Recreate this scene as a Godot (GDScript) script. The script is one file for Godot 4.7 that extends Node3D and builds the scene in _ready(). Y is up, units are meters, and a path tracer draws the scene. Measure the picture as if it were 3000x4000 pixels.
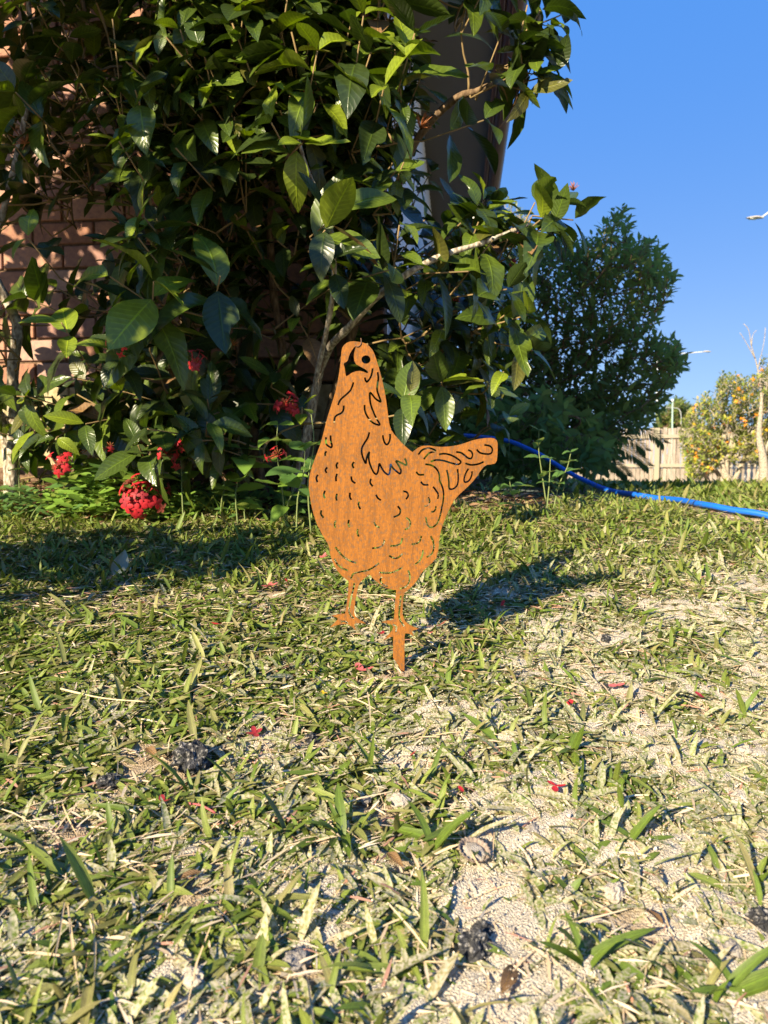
extends Node3D
# A rusted metal hen on a stake in a mown, ash-dusted lawn; a brick house, ixora shrubs, a fence and street lamps behind. Units are metres, y is up.

const F := 2850.0                      # focal length in pixels of the 3000 x 4000 photograph
const PITCH := deg_to_rad(-3.4)
const EYE := Vector3(0, 0.386, 0)
const HOUSE_TURN := deg_to_rad(5.8)
var rng := RandomNumberGenerator.new()
var used := {}
var ash_noise := FastNoiseLite.new()
var bump_noise := FastNoiseLite.new()
var patch_noise := FastNoiseLite.new()
var M := {}

# ---------------------------------------------------------------- helpers
func rf(a: float, b: float) -> float:
	return rng.randf_range(a, b)

func numbered(called: String) -> String:
	var n: int = used.get(called, 0)
	used[called] = n + 1
	return called if n == 0 else "%s_%03d" % [called, n]

func tag(o: Node, label: String, category: String, group := "", kind := "") -> void:
	if label: o.set_meta("label", label)
	if category: o.set_meta("category", category)
	if group: o.set_meta("group", group)
	if kind: o.set_meta("kind", kind)

func thing(called: String, label: String, category: String, at_ := Vector3.ZERO, group := "") -> Node3D:
	var o := Node3D.new()
	o.name = numbered(called)
	add_child(o)
	o.position = at_
	tag(o, label, category, group)
	return o

func part(called: String, mesh: Mesh, mat: Material, parent: Node, xf := Transform3D()) -> MeshInstance3D:
	var o := MeshInstance3D.new()
	o.name = numbered(called) if parent == self else called
	o.mesh = mesh
	if mat: o.material_override = mat
	parent.add_child(o, true)
	o.transform = xf
	return o

func begin() -> SurfaceTool:
	var st := SurfaceTool.new()
	st.begin(Mesh.PRIMITIVE_TRIANGLES)
	return st

func quad(st: SurfaceTool, a: Vector3, b: Vector3, c: Vector3, d: Vector3) -> void:
	for p in [a, b, c, a, c, d]: st.add_vertex(p)

func done(st: SurfaceTool) -> ArrayMesh:
	st.generate_normals()
	return st.commit()

func box(st: SurfaceTool, c: Vector3, s: Vector3, b := Basis(), bev := 0.0) -> void:
	# a box with chamfered edges when bev > 0
	st.set_smooth_group(-1)
	var h := s * 0.5
	var axes := [[0, 1, 2], [1, 2, 0], [2, 0, 1]]
	for ax in axes:
		for sg in [-1.0, 1.0]:
			var q := []
			for uv in [[-1, -1], [1, -1], [1, 1], [-1, 1]]:
				var p := Vector3()
				p[ax[0]] = sg * h[ax[0]]
				p[ax[1]] = uv[0] * (h[ax[1]] - bev)
				p[ax[2]] = uv[1] * (h[ax[2]] - bev)
				q.append(c + b * p)
			if sg > 0: quad(st, q[0], q[3], q[2], q[1])
			else: quad(st, q[0], q[1], q[2], q[3])
	if bev <= 0.0: return
	for ax in axes:
		for s1 in [-1.0, 1.0]:
			for s2 in [-1.0, 1.0]:
				var e := []
				for k in [[0, -1], [0, 1], [1, 1], [1, -1]]:
					var p := Vector3()
					p[ax[0]] = k[1] * (h[ax[0]] - bev)
					p[ax[1]] = s1 * (h[ax[1]] - (bev if k[0] == 1 else 0.0))
					p[ax[2]] = s2 * (h[ax[2]] - (bev if k[0] == 0 else 0.0))
					e.append(c + b * p)
				if s1 * s2 > 0: quad(st, e[0], e[1], e[2], e[3])
				else: quad(st, e[3], e[2], e[1], e[0])
	for sx in [-1.0, 1.0]:
		for sy in [-1.0, 1.0]:
			for sz in [-1.0, 1.0]:
				var sg := Vector3(sx, sy, sz)
				var t := []
				for k in 3:
					var p := Vector3(sx * (h.x - bev), sy * (h.y - bev), sz * (h.z - bev))
					p[k] = sg[k] * h[k]
					t.append(c + b * p)
				if sx * sy * sz > 0: t.reverse()
				for p in t: st.add_vertex(p)

func tube(st: SurfaceTool, pts: Array, radii: Array, sides := 6, cap := true) -> void:
	st.set_smooth_group(0)
	var rings := []
	var side := Vector3.ZERO
	for i in pts.size():
		var fw: Vector3 = (pts[mini(i + 1, pts.size() - 1)] - pts[maxi(i - 1, 0)]).normalized()
		if side == Vector3.ZERO:
			side = fw.cross(Vector3.UP if absf(fw.y) < 0.9 else Vector3.RIGHT).normalized()
		side = (side - fw * side.dot(fw)).normalized()
		var up := fw.cross(side)
		var ring := []
		for k in sides:
			var a := TAU * k / sides
			ring.append(pts[i] + (side * cos(a) + up * sin(a)) * radii[mini(i, radii.size() - 1)])
		rings.append(ring)
	for i in rings.size() - 1:
		for k in sides:
			var k2 := (k + 1) % sides
			quad(st, rings[i][k], rings[i + 1][k], rings[i + 1][k2], rings[i][k2])
	if cap:
		for e in [0, rings.size() - 1]:
			for k in range(1, sides - 1):
				var tri := [rings[e][0], rings[e][k + 1], rings[e][k]]
				if e == 0: tri.reverse()
				for p in tri: st.add_vertex(p)

func smooth(pts: Array, n := 5) -> Array:
	var out := []
	for i in pts.size() - 1:
		var p0 = pts[maxi(i - 1, 0)]
		var p3 = pts[mini(i + 2, pts.size() - 1)]
		for k in n:
			out.append(pts[i].cubic_interpolate(pts[i + 1], p0, p3, float(k) / n))
	out.append(pts[-1])
	return out

func lathe(profile: Array, sides := 10) -> ArrayMesh:
	var st := begin()
	for i in profile.size() - 1:
		for k in sides:
			var a := TAU * k / sides
			var b := TAU * (k + 1) / sides
			var p: Vector2 = profile[i]
			var q: Vector2 = profile[i + 1]
			quad(st, Vector3(p.x * cos(a), p.y, p.x * sin(a)), Vector3(p.x * cos(b), p.y, p.x * sin(b)), Vector3(q.x * cos(b), q.y, q.x * sin(b)), Vector3(q.x * cos(a), q.y, q.x * sin(a)))
	return done(st)

func lump(size: Vector3, rough: float, seed_: int, rings := 9, flat := true) -> ArrayMesh:
	# an irregular faceted stone
	var n := FastNoiseLite.new()
	n.seed = seed_
	n.frequency = 1.1
	n.fractal_octaves = 3
	var st := begin()
	if flat: st.set_smooth_group(-1)
	var g := []
	for i in rings + 1:
		var row := []
		for k in rings * 2:
			var th := PI * i / rings
			var ph := PI * k / rings
			var v := Vector3(sin(th) * cos(ph), cos(th), sin(th) * sin(ph))
			row.append(v * (1.0 + rough * n.get_noise_3dv(v * 1.3) * 2.0 + rough * 0.35 * n.get_noise_3dv(v * 5.0) * 2.0) * size * 0.5)
		g.append(row)
	for i in rings:
		for k in rings * 2:
			var k2 := (k + 1) % (rings * 2)
			quad(st, g[i][k], g[i][k2], g[i + 1][k2], g[i + 1][k])
	return done(st)

func ray(px: float, py: float) -> Vector3:
	return Basis(Vector3.RIGHT, PITCH) * Vector3((px - 1500.0) / F, -(py - 2000.0) / F, -1.0)

func spot(px: float, py: float, d: float) -> Vector3:
	var r := ray(px, py)
	return EYE + r * (d / -r.z)

func on_ground(px: float, py: float) -> Vector3:
	var r := ray(px, py)
	var s := 0.2
	while s < 40.0:
		var p := EYE + r * s
		if p.y <= ground_y(p.x, p.z): return Vector3(p.x, ground_y(p.x, p.z), p.z)
		s *= 1.004
	return EYE + r * s

func ground_y(x: float, z: float) -> float:
	var d := -z
	var y := 0.0
	if d < 0.7: y = 0.11 * (d - 0.7)
	elif d < 2.1: y = 0.18 * (d - 0.7)
	else:
		var bed := 0.252 + 0.15 * (minf(d, 3.2) - 2.1)
		var lawn := 0.252 + 0.055 * (1.0 - exp(-(d - 2.1) * 1.6)) - 0.026 * maxf(d - 3.2, 0.0)
		lawn -= 0.05 * (x - 0.45 * d) * smoothstep(4.0, 14.0, d)
		lawn = maxf(lawn, -0.45)
		y = lerpf(bed, lawn, smoothstep(-0.1, 0.7, x))
	return y + bump_noise.get_noise_2d(x * 1.0, z * 1.0) * 0.012

func in_view(p: Vector3, margin := 0.0) -> bool:
	var q := Basis(Vector3.RIGHT, -PITCH) * (p - EYE)
	if q.z > -0.1: return false
	return absf(q.x / -q.z) < 1500.0 / F + margin and absf(q.y / -q.z) < 2000.0 / F + margin

func px_of(p: Vector3) -> Vector2:
	var q := Basis(Vector3.RIGHT, -PITCH) * (p - EYE)
	return Vector2(1500.0 + F * q.x / -q.z, 2000.0 - F * q.y / -q.z)

func frame_of(dir: Vector3, up: Vector3) -> Basis:
	var z := dir.normalized()
	var y := (up - z * up.dot(z))
	if y.length() < 0.01: y = Vector3(0.3, 0.2, 0.9) - z * Vector3(0.3, 0.2, 0.9).dot(z)
	y = y.normalized()
	return Basis(y.cross(z), y, z)

# ---------------------------------------------------------------- textures and materials
func lin(r: float, g: float, b: float) -> Color:
	return Color(r, g, b).linear_to_srgb()

func noise_tex(freq: float, seed_: int, ramp: Array, size := 512, octaves := 4, kind := FastNoiseLite.TYPE_SIMPLEX_SMOOTH) -> NoiseTexture2D:
	var n := FastNoiseLite.new()
	n.noise_type = kind
	n.seed = seed_
	n.frequency = freq
	n.fractal_octaves = octaves
	var t := NoiseTexture2D.new()
	t.width = size
	t.height = size
	t.seamless = true
	t.noise = n
	if ramp:
		var g := Gradient.new()
		var offs := PackedFloat32Array()
		var cols := PackedColorArray()
		for e in ramp:
			offs.append(e[0])
			cols.append(e[1])
		g.offsets = offs
		g.colors = cols
		t.color_ramp = g
	return t

func mat(color: Color, rough := 0.8, spec := 0.5) -> StandardMaterial3D:
	var m := StandardMaterial3D.new()
	m.albedo_color = color
	m.roughness = rough
	m.metallic_specular = spec
	return m

func tri(m: StandardMaterial3D, scale_: Vector3, world := true) -> StandardMaterial3D:
	m.uv1_triplanar = true
	m.uv1_world_triplanar = world
	m.uv1_scale = scale_
	m.uv1_triplanar_sharpness = 4.0
	return m

func relief(m: StandardMaterial3D, t: Texture2D, cm: float) -> void:
	m.heightmap_enabled = true
	m.heightmap_texture = t
	m.heightmap_scale = cm

func leaf_textures() -> Array:
	# colour (midrib and side veins paler, blotches) and height of an ixora leaf; u across, v along
	var w := 128
	var h := 256
	var col := Image.create(w, h, false, Image.FORMAT_RGB8)
	var hgt := Image.create(w, h, false, Image.FORMAT_RGB8)
	var n := FastNoiseLite.new()
	n.seed = 5
	n.frequency = 0.03
	for j in h:
		for i in w:
			var u := absf((i + 0.5) / w - 0.5) * 2.0
			var v := (j + 0.5) / h
			var side := 1.0 if i > w / 2 else 0.0
			var phase := v * 11.0 - u * 1.7 + side * 0.5
			var vein := pow(absf(cos(phase * PI)), 14.0) * smoothstep(1.0, 0.5, u)
			var mid := smoothstep(0.075, 0.02, u)
			var q := n.get_noise_2d(i, j) * 0.5 + 0.5
			var c := 0.62 + 0.16 * q + 0.10 * vein
			var base := Color(c, c, c)
			base = base.lerp(Color(1.0, 1.0, 0.75), mid * 0.75)
			base = base.lerp(Color(0.9, 0.95, 0.6), smoothstep(0.95, 1.0, u) * 0.35)
			var spk := n.get_noise_2d(i * 6.0 + 300.0, j * 6.0)
			if spk > 0.52: base = base.lerp(Color(0.75, 0.6, 0.3), 0.5)
			col.set_pixel(i, j, base)
			var z := 0.55 + 0.35 * pow(absf(sin(phase * PI)), 0.7) * smoothstep(0.0, 0.15, u) - 0.35 * mid + 0.08 * q
			hgt.set_pixel(i, j, Color(z, z, z))
	return [ImageTexture.create_from_image(col), ImageTexture.create_from_image(hgt)]

func blade_texture() -> ImageTexture:
	var col := Image.create(32, 128, false, Image.FORMAT_RGB8)
	var n := FastNoiseLite.new()
	n.frequency = 0.08
	for j in 128:
		for i in 32:
			var u := absf((i + 0.5) / 32 - 0.5) * 2.0
			var v := (j + 0.5) / 128.0
			var s := 0.72 + 0.12 * cos(i * 1.6) + 0.12 * n.get_noise_2d(i * 2.0, j * 0.5)
			var c := Color(s, s, s * 0.95).lerp(Color(0.95, 1.0, 0.8), smoothstep(0.16, 0.0, u) * 0.6)
			c = c.lerp(Color(1.0, 0.78, 0.45), smoothstep(0.93, 1.0, v) * 0.7)
			if n.get_noise_2d(i * 3.0 + 90.0, j * 3.0) > 0.45: c = c.lerp(Color(0.9, 0.8, 0.55), 0.5)
			col.set_pixel(i, j, c)
	return ImageTexture.create_from_image(col)

func make_materials() -> void:
	# --- rust
	var rust := mat(Color.WHITE, 0.82, 0.35)
	rust.albedo_texture = noise_tex(0.016, 11, [[0.0, lin(0.165, 0.066, 0.015)], [0.36, lin(0.212, 0.078, 0.0135)], [0.55, lin(0.252, 0.091, 0.014)], [0.78, lin(0.265, 0.097, 0.015)], [1.0, lin(0.19, 0.071, 0.0155)]], 512, 6)
	tri(rust, Vector3(9, 1.5, 9))
	rust.detail_enabled = true
	rust.detail_uv_layer = BaseMaterial3D.DETAIL_UV_2
	rust.detail_albedo = noise_tex(0.055, 17, [[0.0, Color(lin(0.115, 0.075, 0.05), 0.7)], [0.32, Color(lin(0.13, 0.07, 0.032), 0.55)], [0.38, Color(lin(0.20, 0.09, 0.03), 0.0)], [0.66, Color(lin(0.44, 0.17, 0.03), 0.0)], [0.71, Color(lin(0.36, 0.13, 0.02), 0.4)], [1.0, Color(lin(0.36, 0.14, 0.03), 0.6)]], 512, 6)
	rust.uv2_triplanar = true
	rust.uv2_world_triplanar = true
	rust.uv2_scale = Vector3(6, 4.6, 6)
	relief(rust, noise_tex(0.09, 21, [], 512, 5), 0.035)
	M.rust = rust
	var bare := mat(lin(0.2, 0.15, 0.12), 0.7)
	bare.albedo_texture = noise_tex(0.05, 31, [[0.2, Color(0.75, 0.68, 0.62)], [0.8, Color(1, 0.8, 0.62)]], 256)
	M.bare = tri(bare, Vector3(14, 7, 14))
	# --- leaves
	var lt := leaf_textures()
	var tints := {"dark": [0.05, 0.08, 0.02, 0.36], "green": [0.082, 0.13, 0.022, 0.34], "mid": [0.14, 0.205, 0.026, 0.36], "young": [0.26, 0.34, 0.028, 0.38], "olive": [0.15, 0.15, 0.03, 0.45], "dry": [0.30, 0.17, 0.07, 0.7]}
	for k in tints:
		var c: Array = tints[k]
		var m := mat(lin(c[0] * 1.35, c[1] * 1.35, c[2] * 1.35), c[3] * 0.85, 0.5)
		m.albedo_texture = lt[0]
		relief(m, lt[1], 0.11)
		m.backlight_enabled = true
		m.backlight = lin(0.42, 0.5, 0.08) if k != "dry" else lin(0.3, 0.2, 0.1)
		M["leaf_" + k] = m
	for k in [["shrub_dark", 0.05, 0.082, 0.026], ["shrub_mid", 0.065, 0.10, 0.028], ["weed", 0.13, 0.23, 0.03], ["weed_dark", 0.06, 0.13, 0.03], ["far_green", 0.15, 0.19, 0.03], ["far_yellow", 0.32, 0.31, 0.04], ["far_tan", 0.30, 0.25, 0.13], ["far_tree", 0.12, 0.14, 0.055]]:
		var m := mat(lin(k[1], k[2], k[3]), 0.65, 0.28 if k[0].begins_with("shrub") else 0.42)
		m.backlight_enabled = true
		m.backlight = lin(0.3, 0.38, 0.08)
		M[k[0]] = m
	# --- bark
	var bark := mat(Color.WHITE, 0.9, 0.3)
	bark.albedo_texture = noise_tex(0.03, 41, [[0.1, lin(0.07, 0.045, 0.028)], [0.5, lin(0.16, 0.105, 0.06)], [0.9, lin(0.26, 0.18, 0.11)]], 256)
	relief(bark, noise_tex(0.06, 42, [], 256), 0.12)
	M.bark = tri(bark, Vector3(9, 3, 9))
	var pale := mat(Color.WHITE, 0.9, 0.3)
	pale.albedo_texture = noise_tex(0.035, 43, [[0.15, lin(0.12, 0.09, 0.065)], [0.45, lin(0.30, 0.25, 0.19)], [0.7, lin(0.48, 0.43, 0.34)], [0.95, lin(0.6, 0.56, 0.46)]], 256)
	relief(pale, noise_tex(0.06, 42, [], 256), 0.12)
	M.pale_bark = tri(pale, Vector3(8, 4, 8))
	M.twig = mat(lin(0.23, 0.16, 0.075), 0.85, 0.3)
	M.stem_green = mat(lin(0.16, 0.2, 0.06), 0.6)
	# --- flowers
	for k in [["petal", 0.46, 0.018, 0.028], ["petal_dark", 0.26, 0.02, 0.03], ["petal_pink", 0.46, 0.11, 0.11], ["spent", 0.32, 0.12, 0.04], ["orange", 0.72, 0.26, 0.02], ["yellow", 0.7, 0.45, 0.02]]:
		var m := mat(lin(k[1], k[2], k[3]), 0.6, 0.4)
		m.backlight_enabled = true
		m.backlight = lin(0.3, 0.1, 0.08)
		M[k[0]] = m
	# --- brick and masonry
	var fine := noise_tex(0.12, 51, [], 512, 5)
	for i in 5:
		var c: Array = [[0.36, 0.185, 0.12], [0.40, 0.22, 0.15], [0.32, 0.18, 0.145], [0.39, 0.25, 0.20], [0.31, 0.155, 0.10]][i]
		var m := mat(Color.WHITE, 0.85, 0.35)
		m.albedo_texture = noise_tex(0.018, 60 + i, [[0.0, lin(c[0] * 0.62, c[1] * 0.6, c[2] * 0.62)], [0.3, lin(c[0] * 0.88, c[1] * 0.88, c[2] * 0.95)], [0.55, lin(c[0], c[1], c[2])], [0.8, lin(c[0] * 1.14, c[1] * 1.12, c[2] * 1.05)], [1.0, lin(c[0] * 0.9, c[1] * 0.98, c[2] * 1.3)]], 512, 6)
		tri(m, Vector3(3.1 + i * 0.3, 4.0, 3.1))
		relief(m, fine, 0.10)
		M["brick_%d" % i] = m
	var mortar := mat(Color.WHITE, 0.95, 0.3)
	mortar.albedo_texture = noise_tex(0.05, 71, [[0.2, lin(0.11, 0.065, 0.04)], [0.8, lin(0.20, 0.13, 0.085)]], 256)
	relief(mortar, fine, 0.15)
	M.mortar = tri(mortar, Vector3(5, 5, 5))
	var cream := mat(Color.WHITE, 0.92, 0.3)
	cream.albedo_texture = noise_tex(0.014, 72, [[0.1, lin(0.22, 0.165, 0.095)], [0.4, lin(0.37, 0.30, 0.17)], [0.65, lin(0.46, 0.385, 0.235)], [0.95, lin(0.32, 0.26, 0.165)]], 512, 6)
	relief(cream, fine, 0.2)
	M.cream = tri(cream, Vector3(2.2, 2.2, 2.2))
	M.cladding = mat(lin(0.70, 0.70, 0.72), 0.5)
	M.soffit = mat(lin(0.12, 0.115, 0.105), 0.8)
	M.fascia = mat(lin(0.06, 0.022, 0.02), 0.45)
	M.fascia_trim = mat(lin(0.16, 0.08, 0.07), 0.5)
	M.roof = mat(lin(0.2, 0.1, 0.08), 0.8)
	M.pipe_white = mat(lin(0.75, 0.74, 0.72), 0.5)
	# --- ground
	var soil := mat(Color.WHITE, 0.97, 0.2)
	soil.vertex_color_use_as_albedo = true
	soil.albedo_texture = noise_tex(0.05, 81, [[0.15, Color(0.72, 0.70, 0.67)], [0.5, Color(0.9, 0.89, 0.88)], [0.85, Color(1, 1, 1)]], 1024, 6)
	relief(soil, noise_tex(0.06, 82, [], 1024, 6), 0.22)
	M.soil = tri(soil, Vector3(6, 6, 6))
	var bt := blade_texture()
	var blade := mat(Color.WHITE, 0.55, 0.45)
	blade.vertex_color_use_as_albedo = true
	blade.albedo_texture = bt
	blade.backlight_enabled = true
	blade.backlight = lin(0.42, 0.5, 0.12)
	M.blade = blade
	var dusty: StandardMaterial3D = blade.duplicate()
	dusty.roughness = 0.8
	dusty.detail_enabled = true
	dusty.detail_uv_layer = BaseMaterial3D.DETAIL_UV_2
	dusty.detail_albedo = noise_tex(0.035, 91, [[0.0, Color(lin(0.52, 0.45, 0.34), 0.0)], [0.43, Color(lin(0.54, 0.47, 0.355), 0.0)], [0.52, Color(lin(0.54, 0.47, 0.355), 0.75)], [1.0, Color(lin(0.58, 0.51, 0.40), 0.95)]], 512, 6)
	dusty.uv2_triplanar = true
	dusty.uv2_world_triplanar = true
	dusty.uv2_scale = Vector3(13, 13, 13)
	M.dusty = dusty
	var tuft: StandardMaterial3D = blade.duplicate()
	tuft.vertex_color_use_as_albedo = false
	tuft.albedo_color = lin(0.20, 0.30, 0.045)
	M.tuft = tuft
	var straw := mat(Color.WHITE, 0.85, 0.3)
	straw.vertex_color_use_as_albedo = true
	M.straw = straw
	var grain := mat(Color.WHITE, 0.95, 0.2)
	grain.vertex_color_use_as_albedo = true
	M.grain = grain
	# --- loose things
	var coal := mat(Color.WHITE, 0.8, 0.4)
	coal.albedo_texture = noise_tex(0.05, 95, [[0.0, lin(0.012, 0.012, 0.014)], [0.5, lin(0.035, 0.035, 0.038)], [0.62, lin(0.07, 0.068, 0.066)], [0.72, lin(0.30, 0.28, 0.26)], [1.0, lin(0.42, 0.38, 0.34)]], 256, 5)
	relief(coal, fine, 0.2)
	M.coal = tri(coal, Vector3(9, 9, 9), false)
	var stone := mat(Color.WHITE, 0.93, 0.3)
	stone.albedo_texture = noise_tex(0.04, 96, [[0.1, lin(0.27, 0.225, 0.18)], [0.5, lin(0.39, 0.335, 0.27)], [0.9, lin(0.50, 0.44, 0.37)]], 256, 5)
	relief(stone, fine, 0.12)
	M.stone = tri(stone, Vector3(9, 9, 9), false)
	var grey: StandardMaterial3D = stone.duplicate()
	grey.albedo_color = lin(0.62, 0.64, 0.70)
	M.grey_stone = grey
	var capm := mat(Color.WHITE, 0.9, 0.3)
	capm.albedo_texture = noise_tex(0.05, 97, [[0.1, lin(0.16, 0.12, 0.10)], [0.55, lin(0.27, 0.21, 0.17)], [0.9, lin(0.42, 0.34, 0.27)]], 256, 5)
	relief(capm, fine, 0.08)
	M.cap = tri(capm, Vector3(12, 12, 12), false)
	var hose := mat(Color.WHITE, 0.42, 0.5)
	hose.albedo_texture = noise_tex(0.03, 98, [[0.1, lin(0.03, 0.12, 0.42)], [0.4, lin(0.008, 0.115, 0.56)], [0.8, lin(0.008, 0.13, 0.62)]], 256, 5)
	M.hose = tri(hose, Vector3(6, 6, 6))
	# --- fence, lamps
	for i in 4:
		var k: float = [0.85, 0.72, 0.95, 0.8][i]
		var m := mat(Color.WHITE, 0.9, 0.3)
		m.albedo_texture = noise_tex(0.02, 100 + i, [[0.1, lin(0.22 * k, 0.175 * k, 0.14 * k)], [0.5, lin(0.33 * k, 0.275 * k, 0.23 * k)], [0.9, lin(0.43 * k, 0.37 * k, 0.31 * k)]], 256, 5)
		M["paling_%d" % i] = tri(m, Vector3(5, 0.5, 5))
	M.rail = mat(lin(0.29, 0.25, 0.19), 0.9)
	M.post = mat(lin(0.28, 0.25, 0.18), 0.9)
	M.galv = mat(lin(0.55, 0.57, 0.6), 0.5)
	M.lamp_head = mat(lin(0.42, 0.38, 0.33), 0.6)
	M.lamp_lens = mat(lin(0.66, 0.64, 0.6), 0.25)
	M.white = mat(lin(0.62, 0.62, 0.61), 0.6)
	M.grey_pipe = mat(lin(0.33, 0.34, 0.34), 0.6)
	M.pale_green = mat(lin(0.26, 0.36, 0.31), 0.6)

# ---------------------------------------------------------------- camera, sky, sun
func light_and_camera() -> void:
	var cam := Camera3D.new()
	cam.name = "camera"
	cam.keep_aspect = Camera3D.KEEP_HEIGHT
	var at := CameraAttributesPhysical.new()
	at.frustum_focal_length = 12.0 / (2000.0 / F)
	at.frustum_near = 0.05
	at.frustum_far = 400.0
	at.frustum_focus_distance = 1.2
	at.exposure_aperture = at.frustum_focal_length / 3.0
	cam.attributes = at
	add_child(cam)
	cam.fov = rad_to_deg(2.0 * atan(2000.0 / F))
	cam.near = 0.05
	cam.far = 400.0
	cam.position = EYE
	cam.rotation = Vector3(PITCH, 0, 0)
	var sky := ProceduralSkyMaterial.new()
	sky.sky_top_color = lin(0.068, 0.245, 0.69)
	sky.sky_horizon_color = lin(0.50, 0.72, 0.99)
	sky.sky_curve = 0.118
	sky.sky_energy_multiplier = 1.0
	sky.ground_horizon_color = lin(0.30, 0.33, 0.25)
	sky.ground_bottom_color = lin(0.14, 0.14, 0.10)
	sky.sun_angle_max = 8.0
	var env := Environment.new()
	env.background_mode = Environment.BG_SKY
	env.sky = Sky.new()
	env.sky.sky_material = sky
	env.background_energy_multiplier = 0.49
	env.tonemap_mode = Environment.TONE_MAPPER_LINEAR
	env.tonemap_exposure = 2.65
	env.sdfgi_enabled = true
	env.ssao_enabled = true
	env.ssil_enabled = true
	var we := WorldEnvironment.new()
	we.name = "environment"
	we.environment = env
	add_child(we)
	var sun := DirectionalLight3D.new()
	sun.name = "sun"
	sun.light_energy = 1.6
	sun.light_color = Color(1.0, 0.935, 0.80)
	sun.light_angular_distance = 0.5
	sun.shadow_enabled = true
	add_child(sun)
	sun.look_at_from_position(Vector3(-0.495, 0.385, 0.645) * 20.0, Vector3.ZERO)

# ---------------------------------------------------------------- ground
func ash_at(x: float, z: float) -> float:
	# how much pale ash lies here, 0..1
	var d := -z
	if d > 2.3: return 0.0
	var bias := 0.435 + 0.5 * minf(x, 0.6) + 0.26 * (0.85 - d)
	bias = clampf(bias, 0.08, 0.72) * smoothstep(2.2, 1.3, d)
	var n := ash_noise.get_noise_2d(x, z) * 0.5 + 0.5
	return clampf((bias - 0.42) * 1.3 + (n - 0.5) * 1.35 + 0.42, 0.0, 1.0)

func bed_at(x: float, z: float) -> float:
	# 1 in the garden bed along the house, 0 on the lawn
	var edge := 2.16 + 0.10 * sin(x * 3.0) + 0.05 * sin(x * 9.0 + 1.0)
	edge += 1.2 * smoothstep(0.45, 1.3, x)
	return smoothstep(edge - 0.06, edge + 0.08, -z) * smoothstep(3.2, 2.2, x)

func ground_color(x: float, z: float) -> Color:
	var n := patch_noise.get_noise_2d(x * 6.0, z * 6.0) * 0.5 + 0.5
	var thatch := Color(0.38, 0.29, 0.19).lerp(Color(0.54, 0.43, 0.30), n)
	var c := thatch.lerp(Color(0.65, 0.575, 0.46), smoothstep(0.34, 0.58, ash_at(x, z)))
	c = c.lerp(Color(0.11, 0.075, 0.045).lerp(Color(0.16, 0.10, 0.06), n), bed_at(x, z))
	return c

func ground_sheet(x0: float, x1: float, d0: float, d1: float, cell: float, fine: float, st: SurfaceTool, hole := Rect2()) -> void:
	var nx := int(ceil((x1 - x0) / cell))
	var nz := int(ceil((d1 - d0) / cell))
	var pts := PackedVector3Array()
	var cols := PackedColorArray()
	for j in nz + 1:
		for i in nx + 1:
			var x := x0 + (x1 - x0) * i / nx
			var z := -(d0 + (d1 - d0) * j / nz)
			var y := ground_y(x, z)
			if fine > 0.0:
				y += fine * (bump_noise.get_noise_2d(x * 40.0, z * 40.0) * 0.6 + bump_noise.get_noise_2d(x * 130.0 + 7.0, z * 130.0) * 0.45)
				y += 0.006 * smoothstep(0.4, 0.75, ash_at(x, z))
			pts.append(Vector3(x, y, z))
			cols.append(ground_color(x, z))
	for j in nz:
		for i in nx:
			var c := Vector2(x0 + (x1 - x0) * (i + 0.5) / nx, d0 + (d1 - d0) * (j + 0.5) / nz)
			if hole.has_point(c): continue
			var a := j * (nx + 1) + i
			for k in [a, a + nx + 1, a + nx + 2, a, a + nx + 2, a + 1]:
				st.set_color(cols[k])
				st.add_vertex(pts[k])

func build_ground() -> void:
	var st := begin()
	ground_sheet(-1.25, 1.35, 0.2, 2.8, 0.0115, 0.013, st)
	var near := done(st)
	var st2 := begin()
	ground_sheet(-5.25, 12.35, -4.8, 20.0, 0.4, 0.0, st2, Rect2(-1.25, 0.2, 2.6, 2.6))
	# out to the horizon
	var far := [Vector2(-400, -300), Vector2(400, -300), Vector2(400, 400), Vector2(-400, 400)]
	var inner := [Vector2(-5.25, -4.8), Vector2(12.35, -4.8), Vector2(12.35, 20.0), Vector2(-5.25, 20.0)]
	for k in 4:
		var k2 := (k + 1) % 4
		var q := []
		for p in [far[k], far[k2], inner[k2], inner[k]]:
			q.append(Vector3(p.x, -0.46 if absf(p.x) > 100 else ground_y(p.x, -p.y), -p.y))
		for p in [q[0], q[1], q[2], q[0], q[2], q[3]]:
			st2.set_color(Color(0.13, 0.15, 0.05))
			st2.add_vertex(p)
	var surround := done(st2)
	var g := MeshInstance3D.new()
	g.name = "ground"
	var am := ArrayMesh.new()
	am.add_surface_from_arrays(Mesh.PRIMITIVE_TRIANGLES, near.surface_get_arrays(0))
	am.add_surface_from_arrays(Mesh.PRIMITIVE_TRIANGLES, surround.surface_get_arrays(0))
	am.surface_set_material(0, M.soil)
	am.surface_set_material(1, M.soil)
	g.mesh = am
	g.set_meta("kind", "structure")
	g.set_meta("label", "uneven lawn soil dusted with pale ash rising to the house")
	add_child(g)

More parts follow.
